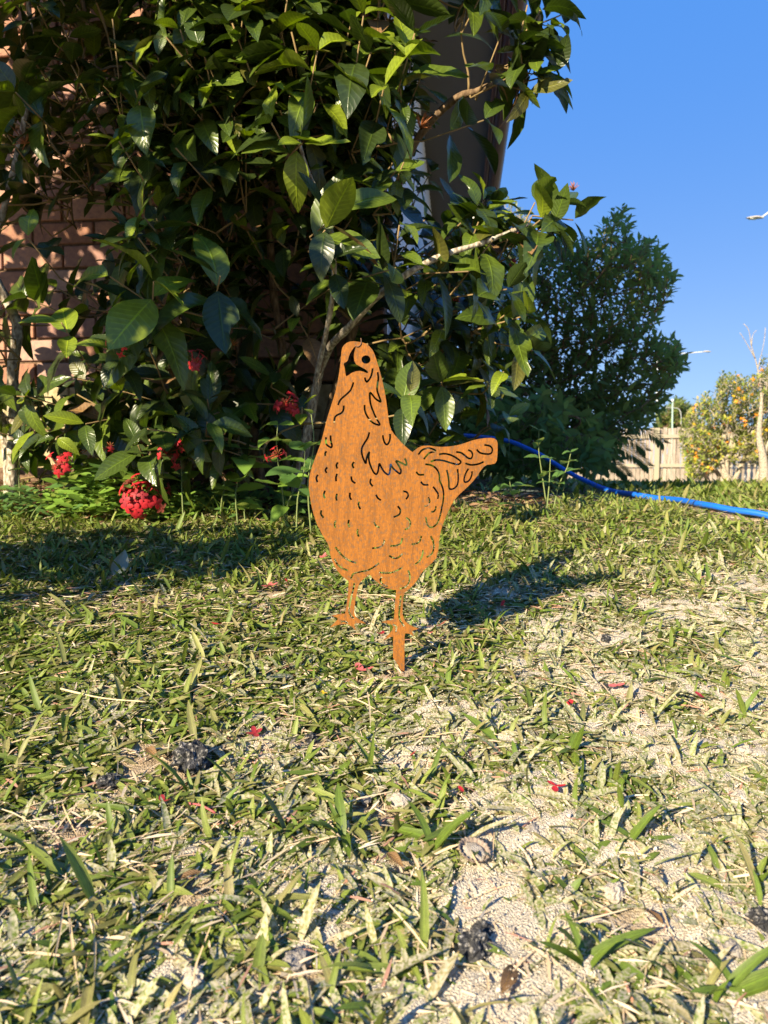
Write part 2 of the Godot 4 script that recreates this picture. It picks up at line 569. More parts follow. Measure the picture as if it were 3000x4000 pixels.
func blade_mesh(length: float, width: float, curl: float, fold: float, segs := 4, round_tip := 1.6) -> ArrayMesh:
	var st := begin()
	st.set_smooth_group(0)
	var rows := []
	for i in segs + 1:
		var t := float(i) / segs
		var w := width * 0.5 * minf(1.0, 0.55 + t * 2.0) * pow(maxf(1.0 - pow(t, round_tip * 1.6), 0.0), 0.7)
		var a := curl * t
		var y := -length * (1.0 - cos(a)) / maxf(absf(curl), 0.01) * signf(curl) if absf(curl) > 0.01 else 0.0
		var z := length * sin(a) / curl if absf(curl) > 0.01 else length * t
		rows.append([Vector3(-w, y + w * fold, z), Vector3(0, y, z), Vector3(w, y + w * fold, z), t])
	for i in segs:
		for k in 2:
			var a: Array = rows[i]
			var b: Array = rows[i + 1]
			for e in [[a, k], [b, k], [b, k + 1], [a, k], [b, k + 1], [a, k + 1]]:
				st.set_uv(Vector2(e[1] * 0.5, e[0][3]))
				st.add_vertex(e[0][e[1]])
	return done(st)

func scatter(called: String, label: String, category: String, mesh: Mesh, m: Material, list: Array) -> void:
	# list of [Transform3D, Color]
	if list.is_empty(): return
	mesh.surface_set_material(0, m)
	var mm := MultiMesh.new()
	mm.transform_format = MultiMesh.TRANSFORM_3D
	mm.use_colors = true
	mm.mesh = mesh
	mm.instance_count = list.size()
	for i in list.size():
		mm.set_instance_transform(i, list[i][0])
		mm.set_instance_color(i, list[i][1])
	var o := MultiMeshInstance3D.new()
	o.name = numbered(called)
	o.multimesh = mm
	add_child(o)
	tag(o, label, category, "", "stuff")

func grass_color(warm: float) -> Color:
	var a := Color(0.20, 0.31, 0.042)
	var b := Color(0.46, 0.52, 0.13)
	var c := a.lerp(b, pow(rng.randf(), 1.3))
	if rng.randf() < warm: c = c.lerp(Color(0.55, 0.45, 0.24), rf(0.3, 0.9))
	return c * rf(0.85, 1.15)

var kept_clear := {}
func clear_round(p: Vector3, r: float) -> void:
	# loose things lie on the grass, so no tuft is rooted through them
	for i in range(floori((p.x - r) / 0.02), floori((p.x + r) / 0.02) + 1):
		for j in range(floori((p.z - r) / 0.02), floori((p.z + r) / 0.02) + 1):
			kept_clear[Vector2i(i, j)] = true

func taken(x: float, z: float) -> bool:
	return kept_clear.has(Vector2i(floori(x / 0.02), floori(z / 0.02)))

func build_lawn() -> void:
	var kinds := [blade_mesh(1.0, 0.19, 0.5, 0.25), blade_mesh(1.0, 0.17, 1.0, 0.12), blade_mesh(1.0, 0.24, 0.25, 0.35, 4, 2.2), blade_mesh(1.0, 0.10, 0.8, 0.2)]
	var clean := [[], [], [], []]
	var dusty := [[], [], []]
	var dry := []
	# the near lawn in view, out to about 3 m
	for i in 62000:
		var d := sqrt(rf(0.36 * 0.36, 2.75 * 2.75))
		if i > 33000 and i <= 41000: d = rf(1.45, 2.8)
		if i > 41000: d = sqrt(rf(0.2 * 0.2, 2.9 * 2.9))
		if i > 23000 and i <= 33000: d = sqrt(rf(0.36 * 0.36, 1.35 * 1.35))
		var x := rf(-0.62, 0.62) * d * 1.02 + rf(-0.05, 0.05)
		if i > 41000: x = (0.55 * d + rf(0.0, 0.75)) * (1.0 if i % 2 else -1.0)
		var z := -d
		var bed := bed_at(x, z)
		if rng.randf() < bed * 0.93: continue
		if taken(x, z): continue
		var a := ash_at(x, z)
		var lush := patch_noise.get_noise_2d(x * 3.0, z * 3.0) * 0.5 + 0.5
		var keep := 0.85 + 0.4 * lush - 0.42 * smoothstep(0.42, 0.8, a)
		if rng.randf() > keep: continue
		var lay := rf(0, TAU)
		var n := rng.randi_range(3, 7)
		for k in n:
			var p := Vector3(x + rf(-0.018, 0.018), 0, z + rf(-0.018, 0.018))
			p.y = ground_y(p.x, p.z) + rf(-0.003, 0.007)
			var yaw := lay + rf(-1.2, 1.2)
			var rise := clampf(absf(rng.randfn(0.03, 0.15)), 0.0, 1.3)
			if rng.randf() < (0.06 if i <= 33000 or i > 41000 else 0.45): rise = rf(0.4, 1.3)
			var dir := Vector3(cos(yaw) * cos(rise), sin(rise), sin(yaw) * cos(rise))
			var b := frame_of(dir, Vector3(rf(-0.45, 0.3), 1, rf(-0.3, 0.5)))
			var len := rf(0.014, 0.038)
			if rng.randf() < 0.07: len = rf(0.040, 0.068)
			var s := len
			var fat := rf(0.85, 1.25) * clampf(0.032 / len, 0.65, 1.4)
			b = b * Basis.from_scale(Vector3(s * fat, s, s))
			var col := grass_color(0.22 + 0.12 * (1.0 - lush))
			var kind := rng.randi_range(0, 3)
			if kind < 3 and rng.randf() < 0.1 + 1.3 * a - 0.3 * rise: dusty[kind].append([Transform3D(b, p), col])
			else: clean[kind].append([Transform3D(b, p), col])
	# dry thatch
	for i in 46000:
		var d := sqrt(rf(0.36 * 0.36, 2.6 * 2.6))
		var x := rf(-0.62, 0.62) * d * 1.02
		var z := -d
		if rng.randf() < 0.35 * smoothstep(0.5, 0.9, ash_at(x, z)): continue
		if rng.randf() < 0.75 * smoothstep(1.4, 1.9, d): continue
		var yaw := rf(0, TAU)
		var rise := rf(-0.1, 0.35)
		var dir := Vector3(cos(yaw) * cos(rise), sin(rise), sin(yaw) * cos(rise))
		var len := rf(0.008, 0.036)
		var b := frame_of(dir, Vector3(rf(-0.6, 0.6), 1, rf(-0.6, 0.6))) * Basis.from_scale(Vector3(len * rf(0.6, 1.3), len, len))
		var c := Color(0.50, 0.36, 0.22).lerp(Color(0.70, 0.58, 0.42), rng.randf())
		if rng.randf() < 0.15: c = Color(0.42, 0.22, 0.15)
		dry.append([Transform3D(b, Vector3(x, ground_y(x, z) + rf(0.0, 0.010), z)), c])
	# dry runners
	for i in 2000:
		var d := sqrt(rf(0.36 * 0.36, 2.2 * 2.2))
		var x := rf(-0.62, 0.62) * d
		var z := -d
		var yaw := rf(0, TAU)
		var dir := Vector3(cos(yaw), rf(0.0, 0.12), sin(yaw))
		var len := rf(0.04, 0.11)
		var b := frame_of(dir, Vector3(rf(-0.6, 0.6), 1, rf(-0.6, 0.6))) * Basis.from_scale(Vector3(len * 0.25, len, len))
		dry.append([Transform3D(b, Vector3(x, ground_y(x, z) + rf(0.003, 0.012), z)), Color(0.45, 0.32, 0.18).lerp(Color(0.62, 0.5, 0.32), rng.randf())])
	# the lawn farther off on the right, as larger tufts
	for i in 18000:
		var d := rf(2.6, 7.0) if i < 10500 else rf(6.0, 17.0)
		var x := rf(0.12, 0.62) * d if i % 6 else rf(0.6, 0.9) * d
		var z := -d
		if rng.randf() < bed_at(x, z) * 0.9 or taken(x, z): continue
		for k in 2:
			var p := Vector3(x + rf(-0.05, 0.05), 0, z + rf(-0.05, 0.05))
			p.y = ground_y(p.x, p.z) - 0.004
			var yaw := rf(0, TAU)
			var rise := rf(0.2, 1.3)
			var dir := Vector3(cos(yaw) * cos(rise), sin(rise), sin(yaw) * cos(rise))
			var len := rf(0.03, 0.07) * (1.0 if d < 6.0 else 1.35)
			var b := frame_of(dir, Vector3(rf(-0.5, 0.5), 1, rf(-0.5, 0.5))) * Basis.from_scale(Vector3(len * 1.3, len, len))
			clean[rng.randi_range(0, 3)].append([Transform3D(b, p), grass_color(0.2)])
	# one mesh with several blades each would look alike: three clean kinds stay apart as stuff
	scatter("lawn_grass", "short broad-bladed green grass covering the lawn", "grass", kinds[0], M.blade, clean[0])
	scatter("lawn_grass", "curling broad blades of green grass covering the lawn", "grass", kinds[1], M.blade, clean[1])
	scatter("lawn_grass", "blunt mown blades of green grass covering the lawn", "grass", kinds[2], M.blade, clean[2])
	scatter("lawn_grass", "narrow blades of green grass covering the lawn", "grass", kinds[3], M.blade, clean[3])
	scatter("dusty_grass", "grass blades powdered with pale ash in the foreground", "grass", kinds[0].duplicate(), M.dusty, dusty[0])
	scatter("dusty_grass", "curled grass blades powdered with pale ash in the foreground", "grass", kinds[1].duplicate(), M.dusty, dusty[1])
	scatter("dusty_grass", "blunt grass blades powdered with pale ash in the foreground", "grass", kinds[2].duplicate(), M.dusty, dusty[2])
	scatter("dry_grass", "dry tan clippings and thatch between the green grass", "dry grass", blade_mesh(1.0, 0.1, 0.3, 0.1, 2), M.straw, dry)
	# ash crumbs
	var crumbs := []
	for i in 90000:
		var d := sqrt(rf(0.36 * 0.36, 1.9 * 1.9))
		var x := rf(-0.6, 0.6) * d
		var a := ash_at(x, -d)
		if rng.randf() > smoothstep(0.32, 0.7, a): continue
		var s := 0.00028 * exp(rf(0.0, 1.2))
		if rng.randf() < 0.02: s *= 2.4
		var p := Vector3(x, ground_y(x, -d) + rf(0.003, 0.013), -d)
		var c := Color(0.52, 0.455, 0.37).lerp(Color(0.66, 0.59, 0.48), rng.randf())
		if rng.randf() < 0.05: c = Color(0.25, 0.23, 0.21)
		crumbs.append([Transform3D(Basis.from_euler(Vector3(rf(0, 6), rf(0, 6), rf(0, 6))) * Basis.from_scale(Vector3(s, s * rf(0.5, 1.0), s * rf(0.7, 1.3)) * 2.0), p), c])
	scatter("ash_crumbs", "crumbs of pale ash strewn over the foreground grass", "ash", lump(Vector3.ONE, 0.35, 3, 4), M.grain, crumbs)

# ---------------------------------------------------------------- house
func wall_point(along: float, y: float, out := 0.0) -> Vector3:
	# front brick wall: along runs left from the corner, out towards the viewer
	var u := Vector3(cos(HOUSE_TURN), 0, sin(HOUSE_TURN))
	var n := Vector3(-sin(HOUSE_TURN), 0, cos(HOUSE_TURN))
	var c := Vector3(0.0, y, -2.64)
	return c - u * along + n * out

func build_house() -> void:
	var house := thing("brick_house", "brown brick house with white ribbed side wall and dark eaves", "house", wall_point(0, 0.2))
	var b := Basis(Vector3.UP, -HOUSE_TURN)
	var inv := Transform3D(Basis(), house.position).affine_inverse()
	var top := 2.78
	# backing wall with mortar face
	var st := begin()
	box(st, inv * wall_point(3.0, (0.70 + top) * 0.5, -0.065), Vector3(6.0, top - 0.70, 0.11), b)
	var wall := part("front_wall", done(st), M.mortar, house)
	# bricks
	var brick_meshes := []
	for w in [0.230, 0.112]:
		var sb := begin()
		box(sb, Vector3.ZERO, Vector3(w, 0.0755, 0.06), Basis(), 0.0025)
		brick_meshes.append(done(sb))
	var spots := []
	var rows := int((top - 0.70) / 0.0857)
	for r in rows:
		var y := 0.70 + 0.0857 * (r + 0.5)
		var a := 0.117 + (0.12 if r % 2 == 0 else 0.0)
		if r % 2 == 0: spots.append([wall_point(0.056, y), 1])
		while a < 5.9:
			spots.append([wall_point(a, y), 0])
			a += 0.2400
	spots.sort_custom(func(p, q): return spot_rank(p[0]) < spot_rank(q[0]))
	var rest := begin()
	for i in spots.size():
		var off := Vector3(rf(-0.0012, 0.0012), rf(-0.001, 0.001), 0) + wall_point(0, 0, rf(-0.0325, -0.0275)) - wall_point(0, 0)
		var xf := Transform3D(b * Basis.from_euler(Vector3(rf(-0.006, 0.006), rf(-0.006, 0.006), rf(-0.004, 0.004))), inv * (spots[i][0] + off))
		if i < 300: part("brick", brick_meshes[spots[i][1]], M["brick_%d" % rng.randi_range(0, 4)], wall, xf)
		else: rest.append_from(brick_meshes[spots[i][1]], 0, xf)
	var ro := part("brickwork", rest.commit(), M.brick_1, wall)
	ro.set_meta("kind", "stuff")
	# cream foundation of rough blocks
	var found := begin()
	box(found, inv * wall_point(3.0, 0.42, -0.085), Vector3(6.0, 0.53, 0.13), b)
	var fo := part("foundation", done(found), M.mortar, house)
	for r in 2:
		var a := 0.197 + 0.2 * r
		while a < 2.6:
			var sb := begin()
			box(sb, Vector3.ZERO, Vector3(0.3945, 0.158, 0.05), Basis(), 0.004)
			part("foundation_block", done(sb), M.cream, fo, Transform3D(b, inv * wall_point(a, 0.614 - 0.1635 * r, -0.035 + rf(-0.002, 0.002))))
			a += 0.399
	var ledge := begin()
	box(ledge, inv * wall_point(3.0, 0.33, 0.02), Vector3(6.0, 0.12, 0.16), b, 0.01)
	part("footing", done(ledge), M.mortar, house)
	# white ribbed side wall going back from the corner
	var back := -Vector3(-sin(HOUSE_TURN), 0, cos(HOUSE_TURN))
	var right := Vector3(cos(HOUSE_TURN), 0, sin(HOUSE_TURN))
	var sw := begin()
	box(sw, inv * (wall_point(0.06, 1.5) + back * 4.15), Vector3(0.11, 2.55, 8.0), b)
	var side := part("side_wall", done(sw), M.cladding, house)
	var rib := begin()
	box(rib, Vector3.ZERO, Vector3(0.016, 2.5, 0.035), Basis(), 0.005)
	var rm := done(rib)
	for i in 80:
		part("rib", rm, M.cladding, side, Transform3D(b, inv * (wall_point(-0.001, 1.5) + back * (0.24 + 0.095 * i))))
	# far wall and roof so that the house shades what stands behind it
	var bw := begin()
	box(bw, inv * (wall_point(3.0, 1.5) + back * 8.2), Vector3(6.0, 2.55, 0.11), b)
	part("back_wall", done(bw), M.cladding, house)
	var so := begin()
	box(so, inv * (wall_point(-0.20, top + 0.012) + back * 3.87), Vector3(0.52, 0.018, 8.9), b)
	part("soffit", done(so), M.soffit, house)
	var roof := begin()
	for sgn in [0]:
		var lo := wall_point(-0.48, top + 0.14) - back * 0.25
		var hi := wall_point(3.0, top + 1.0) - back * 0.25
		var lo2 := wall_point(6.5, top + 0.14) - back * 0.25
		var along := back * 8.9
		for e in [[lo, hi], [hi, lo2]]:
			quad(roof, inv * e[0], inv * (e[0] + along), inv * (e[1] + along), inv * e[1])
			quad(roof, inv * (e[0] + Vector3(0, 0.04, 0)), inv * (e[1] + Vector3(0, 0.04, 0)), inv * (e[1] + along + Vector3(0, 0.04, 0)), inv * (e[0] + along + Vector3(0, 0.04, 0)))
		for off in [0.26, 8.4]:
			for p in [wall_point(0.0, top) + back * (off - 0.2), wall_point(3.0, top + 0.98) + back * (off - 0.2), wall_point(6.0, top) + back * (off - 0.2)]:
				roof.add_vertex(inv * p)
	part("roof", done(roof), M.roof, house)
	# fascia and gutter along the side eave
	var fa := begin()
	box(fa, inv * (wall_point(-0.476, top + 0.05) + back * 3.87), Vector3(0.03, 0.15, 8.9), b, 0.004)
	var fascia := part("fascia", done(fa), M.fascia, house)
	var gu := begin()
	var prof := [Vector2(-0.493, 0.11), Vector2(-0.493, -0.005), Vector2(-0.52, -0.012), Vector2(-0.585, -0.006), Vector2(-0.61, 0.02), Vector2(-0.62, 0.10), Vector2(-0.615, 0.115)]
	for i in prof.size() - 1:
		var p: Vector2 = prof[i]
		var q: Vector2 = prof[i + 1]
		var s0 := -back * 0.58
		var s1 := back * 8.32
		quad(gu, inv * (wall_point(p.x, top + p.y) + s0), inv * (wall_point(q.x, top + q.y) + s0), inv * (wall_point(q.x, top + q.y) + s1), inv * (wall_point(p.x, top + p.y) + s1))
	part("gutter", done(gu), M.fascia, fascia)
	for k in [[-0.466, -0.028], [-0.535, -0.014]]:
		var tr := begin()
		box(tr, inv * (wall_point(k[0], top + k[1]) + back * 3.87), Vector3(0.006, 0.006, 8.9), b)
		part("trim_line", done(tr), M.fascia_trim, fascia)
	# pale vent pipe beside the gutter
	var vp := begin()
	var p0 := spot(2050, 205, 4.4)
	var p1 := spot(2041, -260, 4.4)
	tube(vp, [inv * p0, inv * (p0 * 0.5 + p1 * 0.5), inv * p1, inv * (p1 + Vector3(-0.25, 0.12, 0))], [0.014, 0.014, 0.014, 0.014], 10)
	part("vent_pipe", done(vp), M.pipe_white, house)

func spot_rank(p: Vector3) -> float:
	var q := px_of(p)
	var off := maxf(maxf(-40.0 - q.x, q.x - 1560.0), maxf(-40.0 - q.y, 0.0))
	return maxf(off, 0.0) + p.x * 0.001

# ---------------------------------------------------------------- the hen
func hen_xy(p: Array) -> Vector2:
	# traced sheet coordinates to metres on the sheet, origin at the foot of the stake
	return Vector2((p[0] - 825.0) * 2.013e-4, (2630.0 - p[1]) * 2.013e-4)

func poly(pts: Array, dy := 0.0, n := 0) -> PackedVector2Array:
	var v := []
	for p in pts: v.append(hen_xy([p[0], p[1] + dy]))
	if n > 0: v = smooth(v, n)
	return PackedVector2Array(v)

func plate(called: String, outline: PackedVector2Array, slits: Array, holes: Array, parent: Node) -> void:
	var root := CSGPolygon3D.new()
	root.name = called
	root.polygon = outline
	root.depth = 0.003
	root.material = M.rust
	for s in slits:
		for q in Geometry2D.offset_polyline(s, 0.00145, Geometry2D.JOIN_ROUND, Geometry2D.END_ROUND):
			if not Geometry2D.is_polygon_clockwise(q): holes.append(q)
	for h in holes:
		var c := CSGPolygon3D.new()
		c.name = "cut"
		c.polygon = h
		c.depth = 0.04
		c.position.z = 0.02
		c.operation = CSGShape3D.OPERATION_SUBTRACTION
		c.material = M.rust
		root.add_child(c, true)
	parent.add_child(root, true)

func build_hen() -> void:
	var foot := on_ground(1573, 2632)
	var hen := thing("hen_sculpture", "rusty orange sheet-metal hen with cut-out feathers staked in the lawn", "garden sculpture", foot)
	hen.rotation.y = deg_to_rad(2.0)
	clear_round(foot + Vector3(0, 0, 0.012), 0.012)
	clear_round(foot + Vector3(0.003, 0, 0.03), 0.01)
	var up := [[364, 240], [366, 205], [372, 175], [386, 154], [406, 138], [430, 129], [460, 126], [490, 130], [520, 134], [548, 144], [575, 164], [597, 190], [612, 220], [625, 260], [641, 310], [660, 380], [675, 440], [686, 490], [696, 550], [706, 620], [715, 690], [723, 740], [736, 780], [760, 815], [800, 860], [845, 905], [880, 935], [897, 947], [912, 933], [940, 912], [975, 899], [1020, 897], [1070, 904], [1120, 907], [1180, 903], [1240, 893], [1300, 875], [1350, 857], [1400, 846], [1450, 840], [1490, 839], [1515, 844], [1532, 858], [1538, 880], [1539, 930], [1537, 980], [1533, 1012], [1520, 1031], [1490, 1038], [1460, 1041], [1435, 1056], [1410, 1087], [1385, 1126], [1350, 1170], [1300, 1220], [1250, 1265], [1212, 1310], [1187, 1352]]
	var low := [[1165, 190], [1145, 235], [1128, 280], [1115, 320], [1105, 360], [1099, 410], [1096, 460], [1090, 500], [1079, 535], [1060, 560], [1030, 588], [1000, 614], [975, 640], [955, 670], [935, 704], [910, 735], [885, 760], [858, 784], [840, 798], [776, 780], [740, 775], [700, 762], [660, 740], [625, 713], [600, 690], [582, 669], [570, 657], [555, 671], [530, 691], [510, 710], [495, 730], [415, 710], [390, 691], [360, 665], [330, 630], [305, 586], [286, 540], [275, 500], [270, 460], [264, 435], [245, 400], [220, 360], [200, 320], [180, 280], [165, 240], [150, 190], [138, 140], [128, 80], [122, 30]]
	var left := [[118, 1210], [120, 1160], [128, 1110], [140, 1065], [160, 1010], [185, 945], [206, 890], [226, 820], [245, 745], [263, 680], [285, 610], [305, 550], [325, 480], [340, 410], [350, 350], [358, 290]]
	var outline := poly(up) + poly(low, 1210) + poly(left)
	var slits := []
	for s in [
		[[455, 428], [445, 460], [430, 490], [400, 520], [370, 545], [350, 570], [340, 598]],
		[[382, 600], [380, 630], [365, 655], [335, 670], [315, 690], [310, 732]],
		[[597, 325], [592, 360], [580, 395], [565, 415], [553, 425], [543, 408], [540, 392]],
		[[635, 352], [640, 400], [632, 450], [632, 490], [645, 530], [658, 570], [640, 564], [615, 545], [598, 523], [578, 505], [577, 545], [583, 590], [600, 640], [625, 695], [651, 741], [620, 738], [590, 720], [560, 685], [540, 640], [537, 595]],
		[[673, 820], [678, 850], [690, 880], [705, 890], [720, 872], [728, 840], [727, 810]],
		[[573, 798], [560, 840], [535, 880], [517, 915], [515, 950], [525, 990], [545, 1030], [550, 1000], [560, 968], [573, 945], [568, 975], [570, 1010], [582, 1050], [600, 1090], [622, 1112], [636, 1095], [642, 1062], [648, 1033], [662, 1060], [685, 1095], [715, 1115], [727, 1090], [731, 1038], [745, 1060], [770, 1085], [802, 1108], [810, 1085], [800, 1060], [785, 1035], [773, 1013], [800, 1020], [828, 1035], [851, 1043], [848, 1015], [838, 993]],
		[[250, 835], [247, 870], [258, 895], [285, 911], [293, 898], [285, 865], [282, 822]],
		[[253, 940], [242, 955], [243, 975]], [[337, 1023], [325, 1045], [333, 1070]], [[258, 1060], [243, 1080], [253, 1102]], [[458, 1020], [445, 1040], [455, 1067]],
		[[187, 1115], [175, 1140], [183, 1172]], [[330, 1108], [322, 1135], [323, 1165]], [[436, 1128], [442, 1160], [468, 1180]], [[585, 1145], [578, 1175], [598, 1203]],
		[[240, 1235], [230, 1265], [240, 1293]], [[330, 1258], [322, 1285], [327, 1310]], [[428, 1250], [425, 1280], [437, 1305]], [[622, 1265], [635, 1290], [660, 1308]],
		[[495, 1318], [490, 1345], [505, 1375]], [[212, 1382], [208, 1410], [228, 1438]], [[825, 1240], [855, 1248], [865, 1275], [848, 1300]],
		[[1015, 1285], [1028, 1315], [1015, 1345], [988, 1352]], [[1052, 1205], [1075, 1235], [1092, 1265], [1088, 1298]], [[1075, 1353], [1070, 1380], [1055, 1395], [1038, 1395]],
		[[925, 1093], [945, 1115], [985, 1115]], [[960, 1168], [980, 1190], [1018, 1192]],
		[[940, 965], [970, 930], [1010, 917], [1045, 922], [1071, 938], [1030, 950], [1005, 970], [982, 1000]],
		[[1095, 963], [1140, 958], [1190, 970], [1235, 995], [1262, 1020], [1240, 1038], [1190, 1028], [1130, 1010], [1075, 1005], [1033, 1018]],
		[[1225, 945], [1260, 950], [1290, 970], [1315, 990], [1340, 993], [1350, 965], [1338, 940], [1315, 930]],
		[[1380, 925], [1405, 950], [1450, 960], [1490, 955], [1500, 925], [1480, 900], [1438, 892]],
		[[1295, 1030], [1340, 1042], [1395, 1035], [1435, 1018]],
		[[1155, 1080], [1165, 1120], [1172, 1170], [1175, 1219], [1205, 1222], [1235, 1195], [1243, 1140], [1237, 1073]],
		[[1320, 1070], [1300, 1105], [1287, 1150], [1295, 1172], [1325, 1160], [1345, 1120], [1347, 1090]],
		[[993, 1037], [1040, 1045], [1080, 1075], [1100, 1120], [1102, 1160], [1120, 1200], [1132, 1250], [1130, 1310], [1120, 1360], [1113, 1400], [1100, 1450], [1080, 1490], [1045, 1513], [1015, 1500], [1003, 1465], [1000, 1435]],
	]: slits.append(poly(s, 0, 4))
	for s in [
		[[320, 250], [310, 275], [315, 305]], [[418, 245], [413, 275], [425, 302]], [[485, 315], [482, 345], [493, 372]], [[608, 262], [622, 290], [650, 303]],
		[[785, 142], [805, 170], [798, 205], [755, 225]], [[848, 228], [875, 250], [880, 285], [865, 310], [838, 318]],
		[[685, 397], [675, 435], [640, 455], [592, 460]], [[822, 382], [808, 425], [775, 440], [730, 443]], [[965, 367], [955, 405], [930, 425], [890, 432]],
		[[1035, 370], [1055, 410], [1060, 455], [1045, 505], [1005, 530]], [[978, 475], [972, 520], [950, 560], [918, 585]], [[720, 515], [750, 533], [785, 535], [825, 503]],
		[[645, 643], [700, 650], [760, 640], [820, 610]], [[865, 630], [878, 665], [875, 710], [850, 755], [800, 770]], [[668, 680], [655, 695], [660, 720], [680, 740], [712, 752]],
		[[315, 450], [345, 490], [385, 530], [425, 555], [472, 572]], [[308, 538], [330, 580], [365, 610], [410, 628]], [[432, 693], [450, 655], [500, 640], [560, 628], [610, 600], [645, 572]],
	]: slits.append(poly(s, 1210, 4))
	var mouth := poly([[474, 164], [466, 190], [460, 215], [458, 240], [462, 270], [475, 295], [505, 312], [540, 330], [560, 345], [566, 356], [555, 361], [530, 350], [500, 344], [470, 348], [440, 360], [415, 378], [400, 384], [396, 370], [393, 345], [388, 315], [381, 295], [388, 285], [402, 278], [413, 266], [420, 240], [430, 215], [445, 190], [460, 170]])
	var eye := []
	for k in 20: eye.append([548 + 34.0 * cos(TAU * k / 20), 260 + 31.0 * sin(TAU * k / 20)])
	plate("body", outline, slits, [mouth, poly(eye)], hen)
	plate("leg", poly([[495, 730], [485, 760], [475, 810], [465, 860], [458, 910], [456, 950], [465, 980], [490, 1000], [520, 1018], [545, 1034], [500, 1031], [470, 1030], [455, 1041], [469, 1087], [440, 1060], [415, 1042], [390, 1035], [345, 1040], [310, 1048], [273, 1063], [300, 1035], [325, 1010], [335, 1000], [325, 986], [286, 974], [320, 966], [360, 960], [385, 960], [393, 930], [400, 880], [407, 820], [412, 760], [415, 710]], 1210), [poly([[458, 722], [450, 770], [435, 830], [420, 900], [418, 940], [430, 972], [456, 996]], 1210, 4), poly([[355, 1020], [382, 1017], [410, 1030]], 1210, 4)], [], hen)
	plate("leg", poly([[840, 798], [830, 830], [826, 880], [822, 930], [825, 970], [835, 1000], [850, 1025], [875, 1045], [905, 1062], [947, 1078], [902, 1090], [896, 1100], [911, 1136], [870, 1113], [842, 1112], [752, 1138], [735, 1138], [678, 1167], [720, 1120], [745, 1090], [752, 1065], [740, 1045], [710, 1035], [666, 1027], [700, 1015], [740, 1012], [757, 1005], [762, 960], [765, 900], [770, 850], [775, 800], [776, 780]], 1210), [poly([[810, 822], [805, 880], [800, 930], [798, 980], [810, 1020], [838, 1060]], 1210, 4), poly([[748, 1042], [776, 1062], [772, 1104]], 1210, 4)], [], hen)
	plate("stake", poly([[842, 1112], [839, 1150], [838, 1395], [826, 1450], [800, 1375], [775, 1333], [752, 1300], [752, 1138]], 1210), [], [], hen)
	# thin curl of metal where the beak is cut free
	var st := begin()
	var pts := []
	for p in [[468, 160], [485, 166], [500, 160], [511, 145], [513, 122], [510, 104]]:
		var v := hen_xy(p)
		pts.append(Vector3(v.x, v.y, 0.001))
	tube(st, smooth(pts, 3), [0.0011, 0.0011, 0.001, 0.001, 0.0009, 0.0008, 0.0007], 6)
	part("beak_curl", done(st), M.bare, hen)

# ---------------------------------------------------------------- leaves
func leaf_mesh(width: float, fold: float, droop: float, wave: float, twist: float, segs := 6, bite := -1.0) -> ArrayMesh:
	# a unit-long leaf along +z, upper face +y
	var st := begin()
	st.set_smooth_group(0)
	var rows := []
	for i in segs + 1:
		var t := float(i) / segs
		var w := width * 0.5 * pow(maxf(sin(PI * pow(t, 0.86)), 0.0), 0.85)
		if t < 0.08: w = maxf(w, 0.008)
		var c := Vector3(0, -droop * t * t, t * (1.0 - 0.25 * absf(droop) * t))
		var tw := Basis(Vector3.BACK, twist * t)
		var row := []
		for k in 5:
			var s := (k - 2) * 0.5
			var ww := w
			if bite > 0.0 and s > 0.6 and absf(t - bite) < 0.13: ww *= 0.45
			var p := Vector3(s * ww, absf(s) * ww * fold + wave * w * sin(t * 15.0 + s * 2.0) * absf(s), 0)
			row.append([c + tw * p, Vector2(k * 0.25, t)])
		rows.append(row)
	for i in segs:
		for k in 4:
			for e in [[i, k], [i + 1, k], [i + 1, k + 1], [i, k], [i + 1, k + 1], [i, k + 1]]:
				st.set_uv(rows[e[0]][e[1]][1])
				st.add_vertex(rows[e[0]][e[1]][0])
	return done(st)

func small_leaf(width: float, fold: float, droop: float) -> ArrayMesh:
	var st := begin()
	st.set_smooth_group(0)
	var rows := []
	for i in 5:
		var t := i / 4.0
		var w := width * 0.5 * pow(maxf(sin(PI * pow(t, 0.9)), 0.0), 0.8)
		rows.append([Vector3(-w, w * fold - droop * t * t, t), Vector3(0, -droop * t * t, t), Vector3(w, w * fold - droop * t * t, t)])
	for i in 4:
		for k in 2:
			for e in [[i, k], [i + 1, k], [i + 1, k + 1], [i, k], [i + 1, k + 1], [i, k + 1]]:
				st.set_uv(Vector2(e[1] * 0.5, e[0] * 0.25))
				st.add_vertex(rows[e[0]][e[1]])
	return done(st)

var leaf_shapes := []
var small_shapes := []

func add_leaves(parent: Node3D, leaves: Array, mats: Array, shapes: Array, limit := 300) -> void:
	# leaves: [Transform3D in world, shape number, material key]; the nearest in view become parts, the rest one joined part
	for l in leaves:
		var p: Vector3 = l[0].origin
		l.append(p.distance_to(EYE) + (0.0 if in_view(p, 0.02) else 100.0))
	leaves.sort_custom(func(a, b): return a[3] < b[3])
	var inv := parent.transform.affine_inverse()
	var rest := {}
	for i in leaves.size():
		var l: Array = leaves[i]
		if i < limit and l[3] < 100.0:
			part("leaf", shapes[l[1]], M[l[2]], parent, inv * l[0])
		else:
			if not rest.has(l[2]): rest[l[2]] = begin()
			rest[l[2]].append_from(shapes[l[1]], 0, inv * l[0])
	if rest.is_empty(): return
	var am := ArrayMesh.new()
	for k in rest:
		rest[k].commit(am)
		am.surface_set_material(am.get_surface_count() - 1, M[k])
	part("foliage", am, null, parent).set_meta("kind", "stuff")

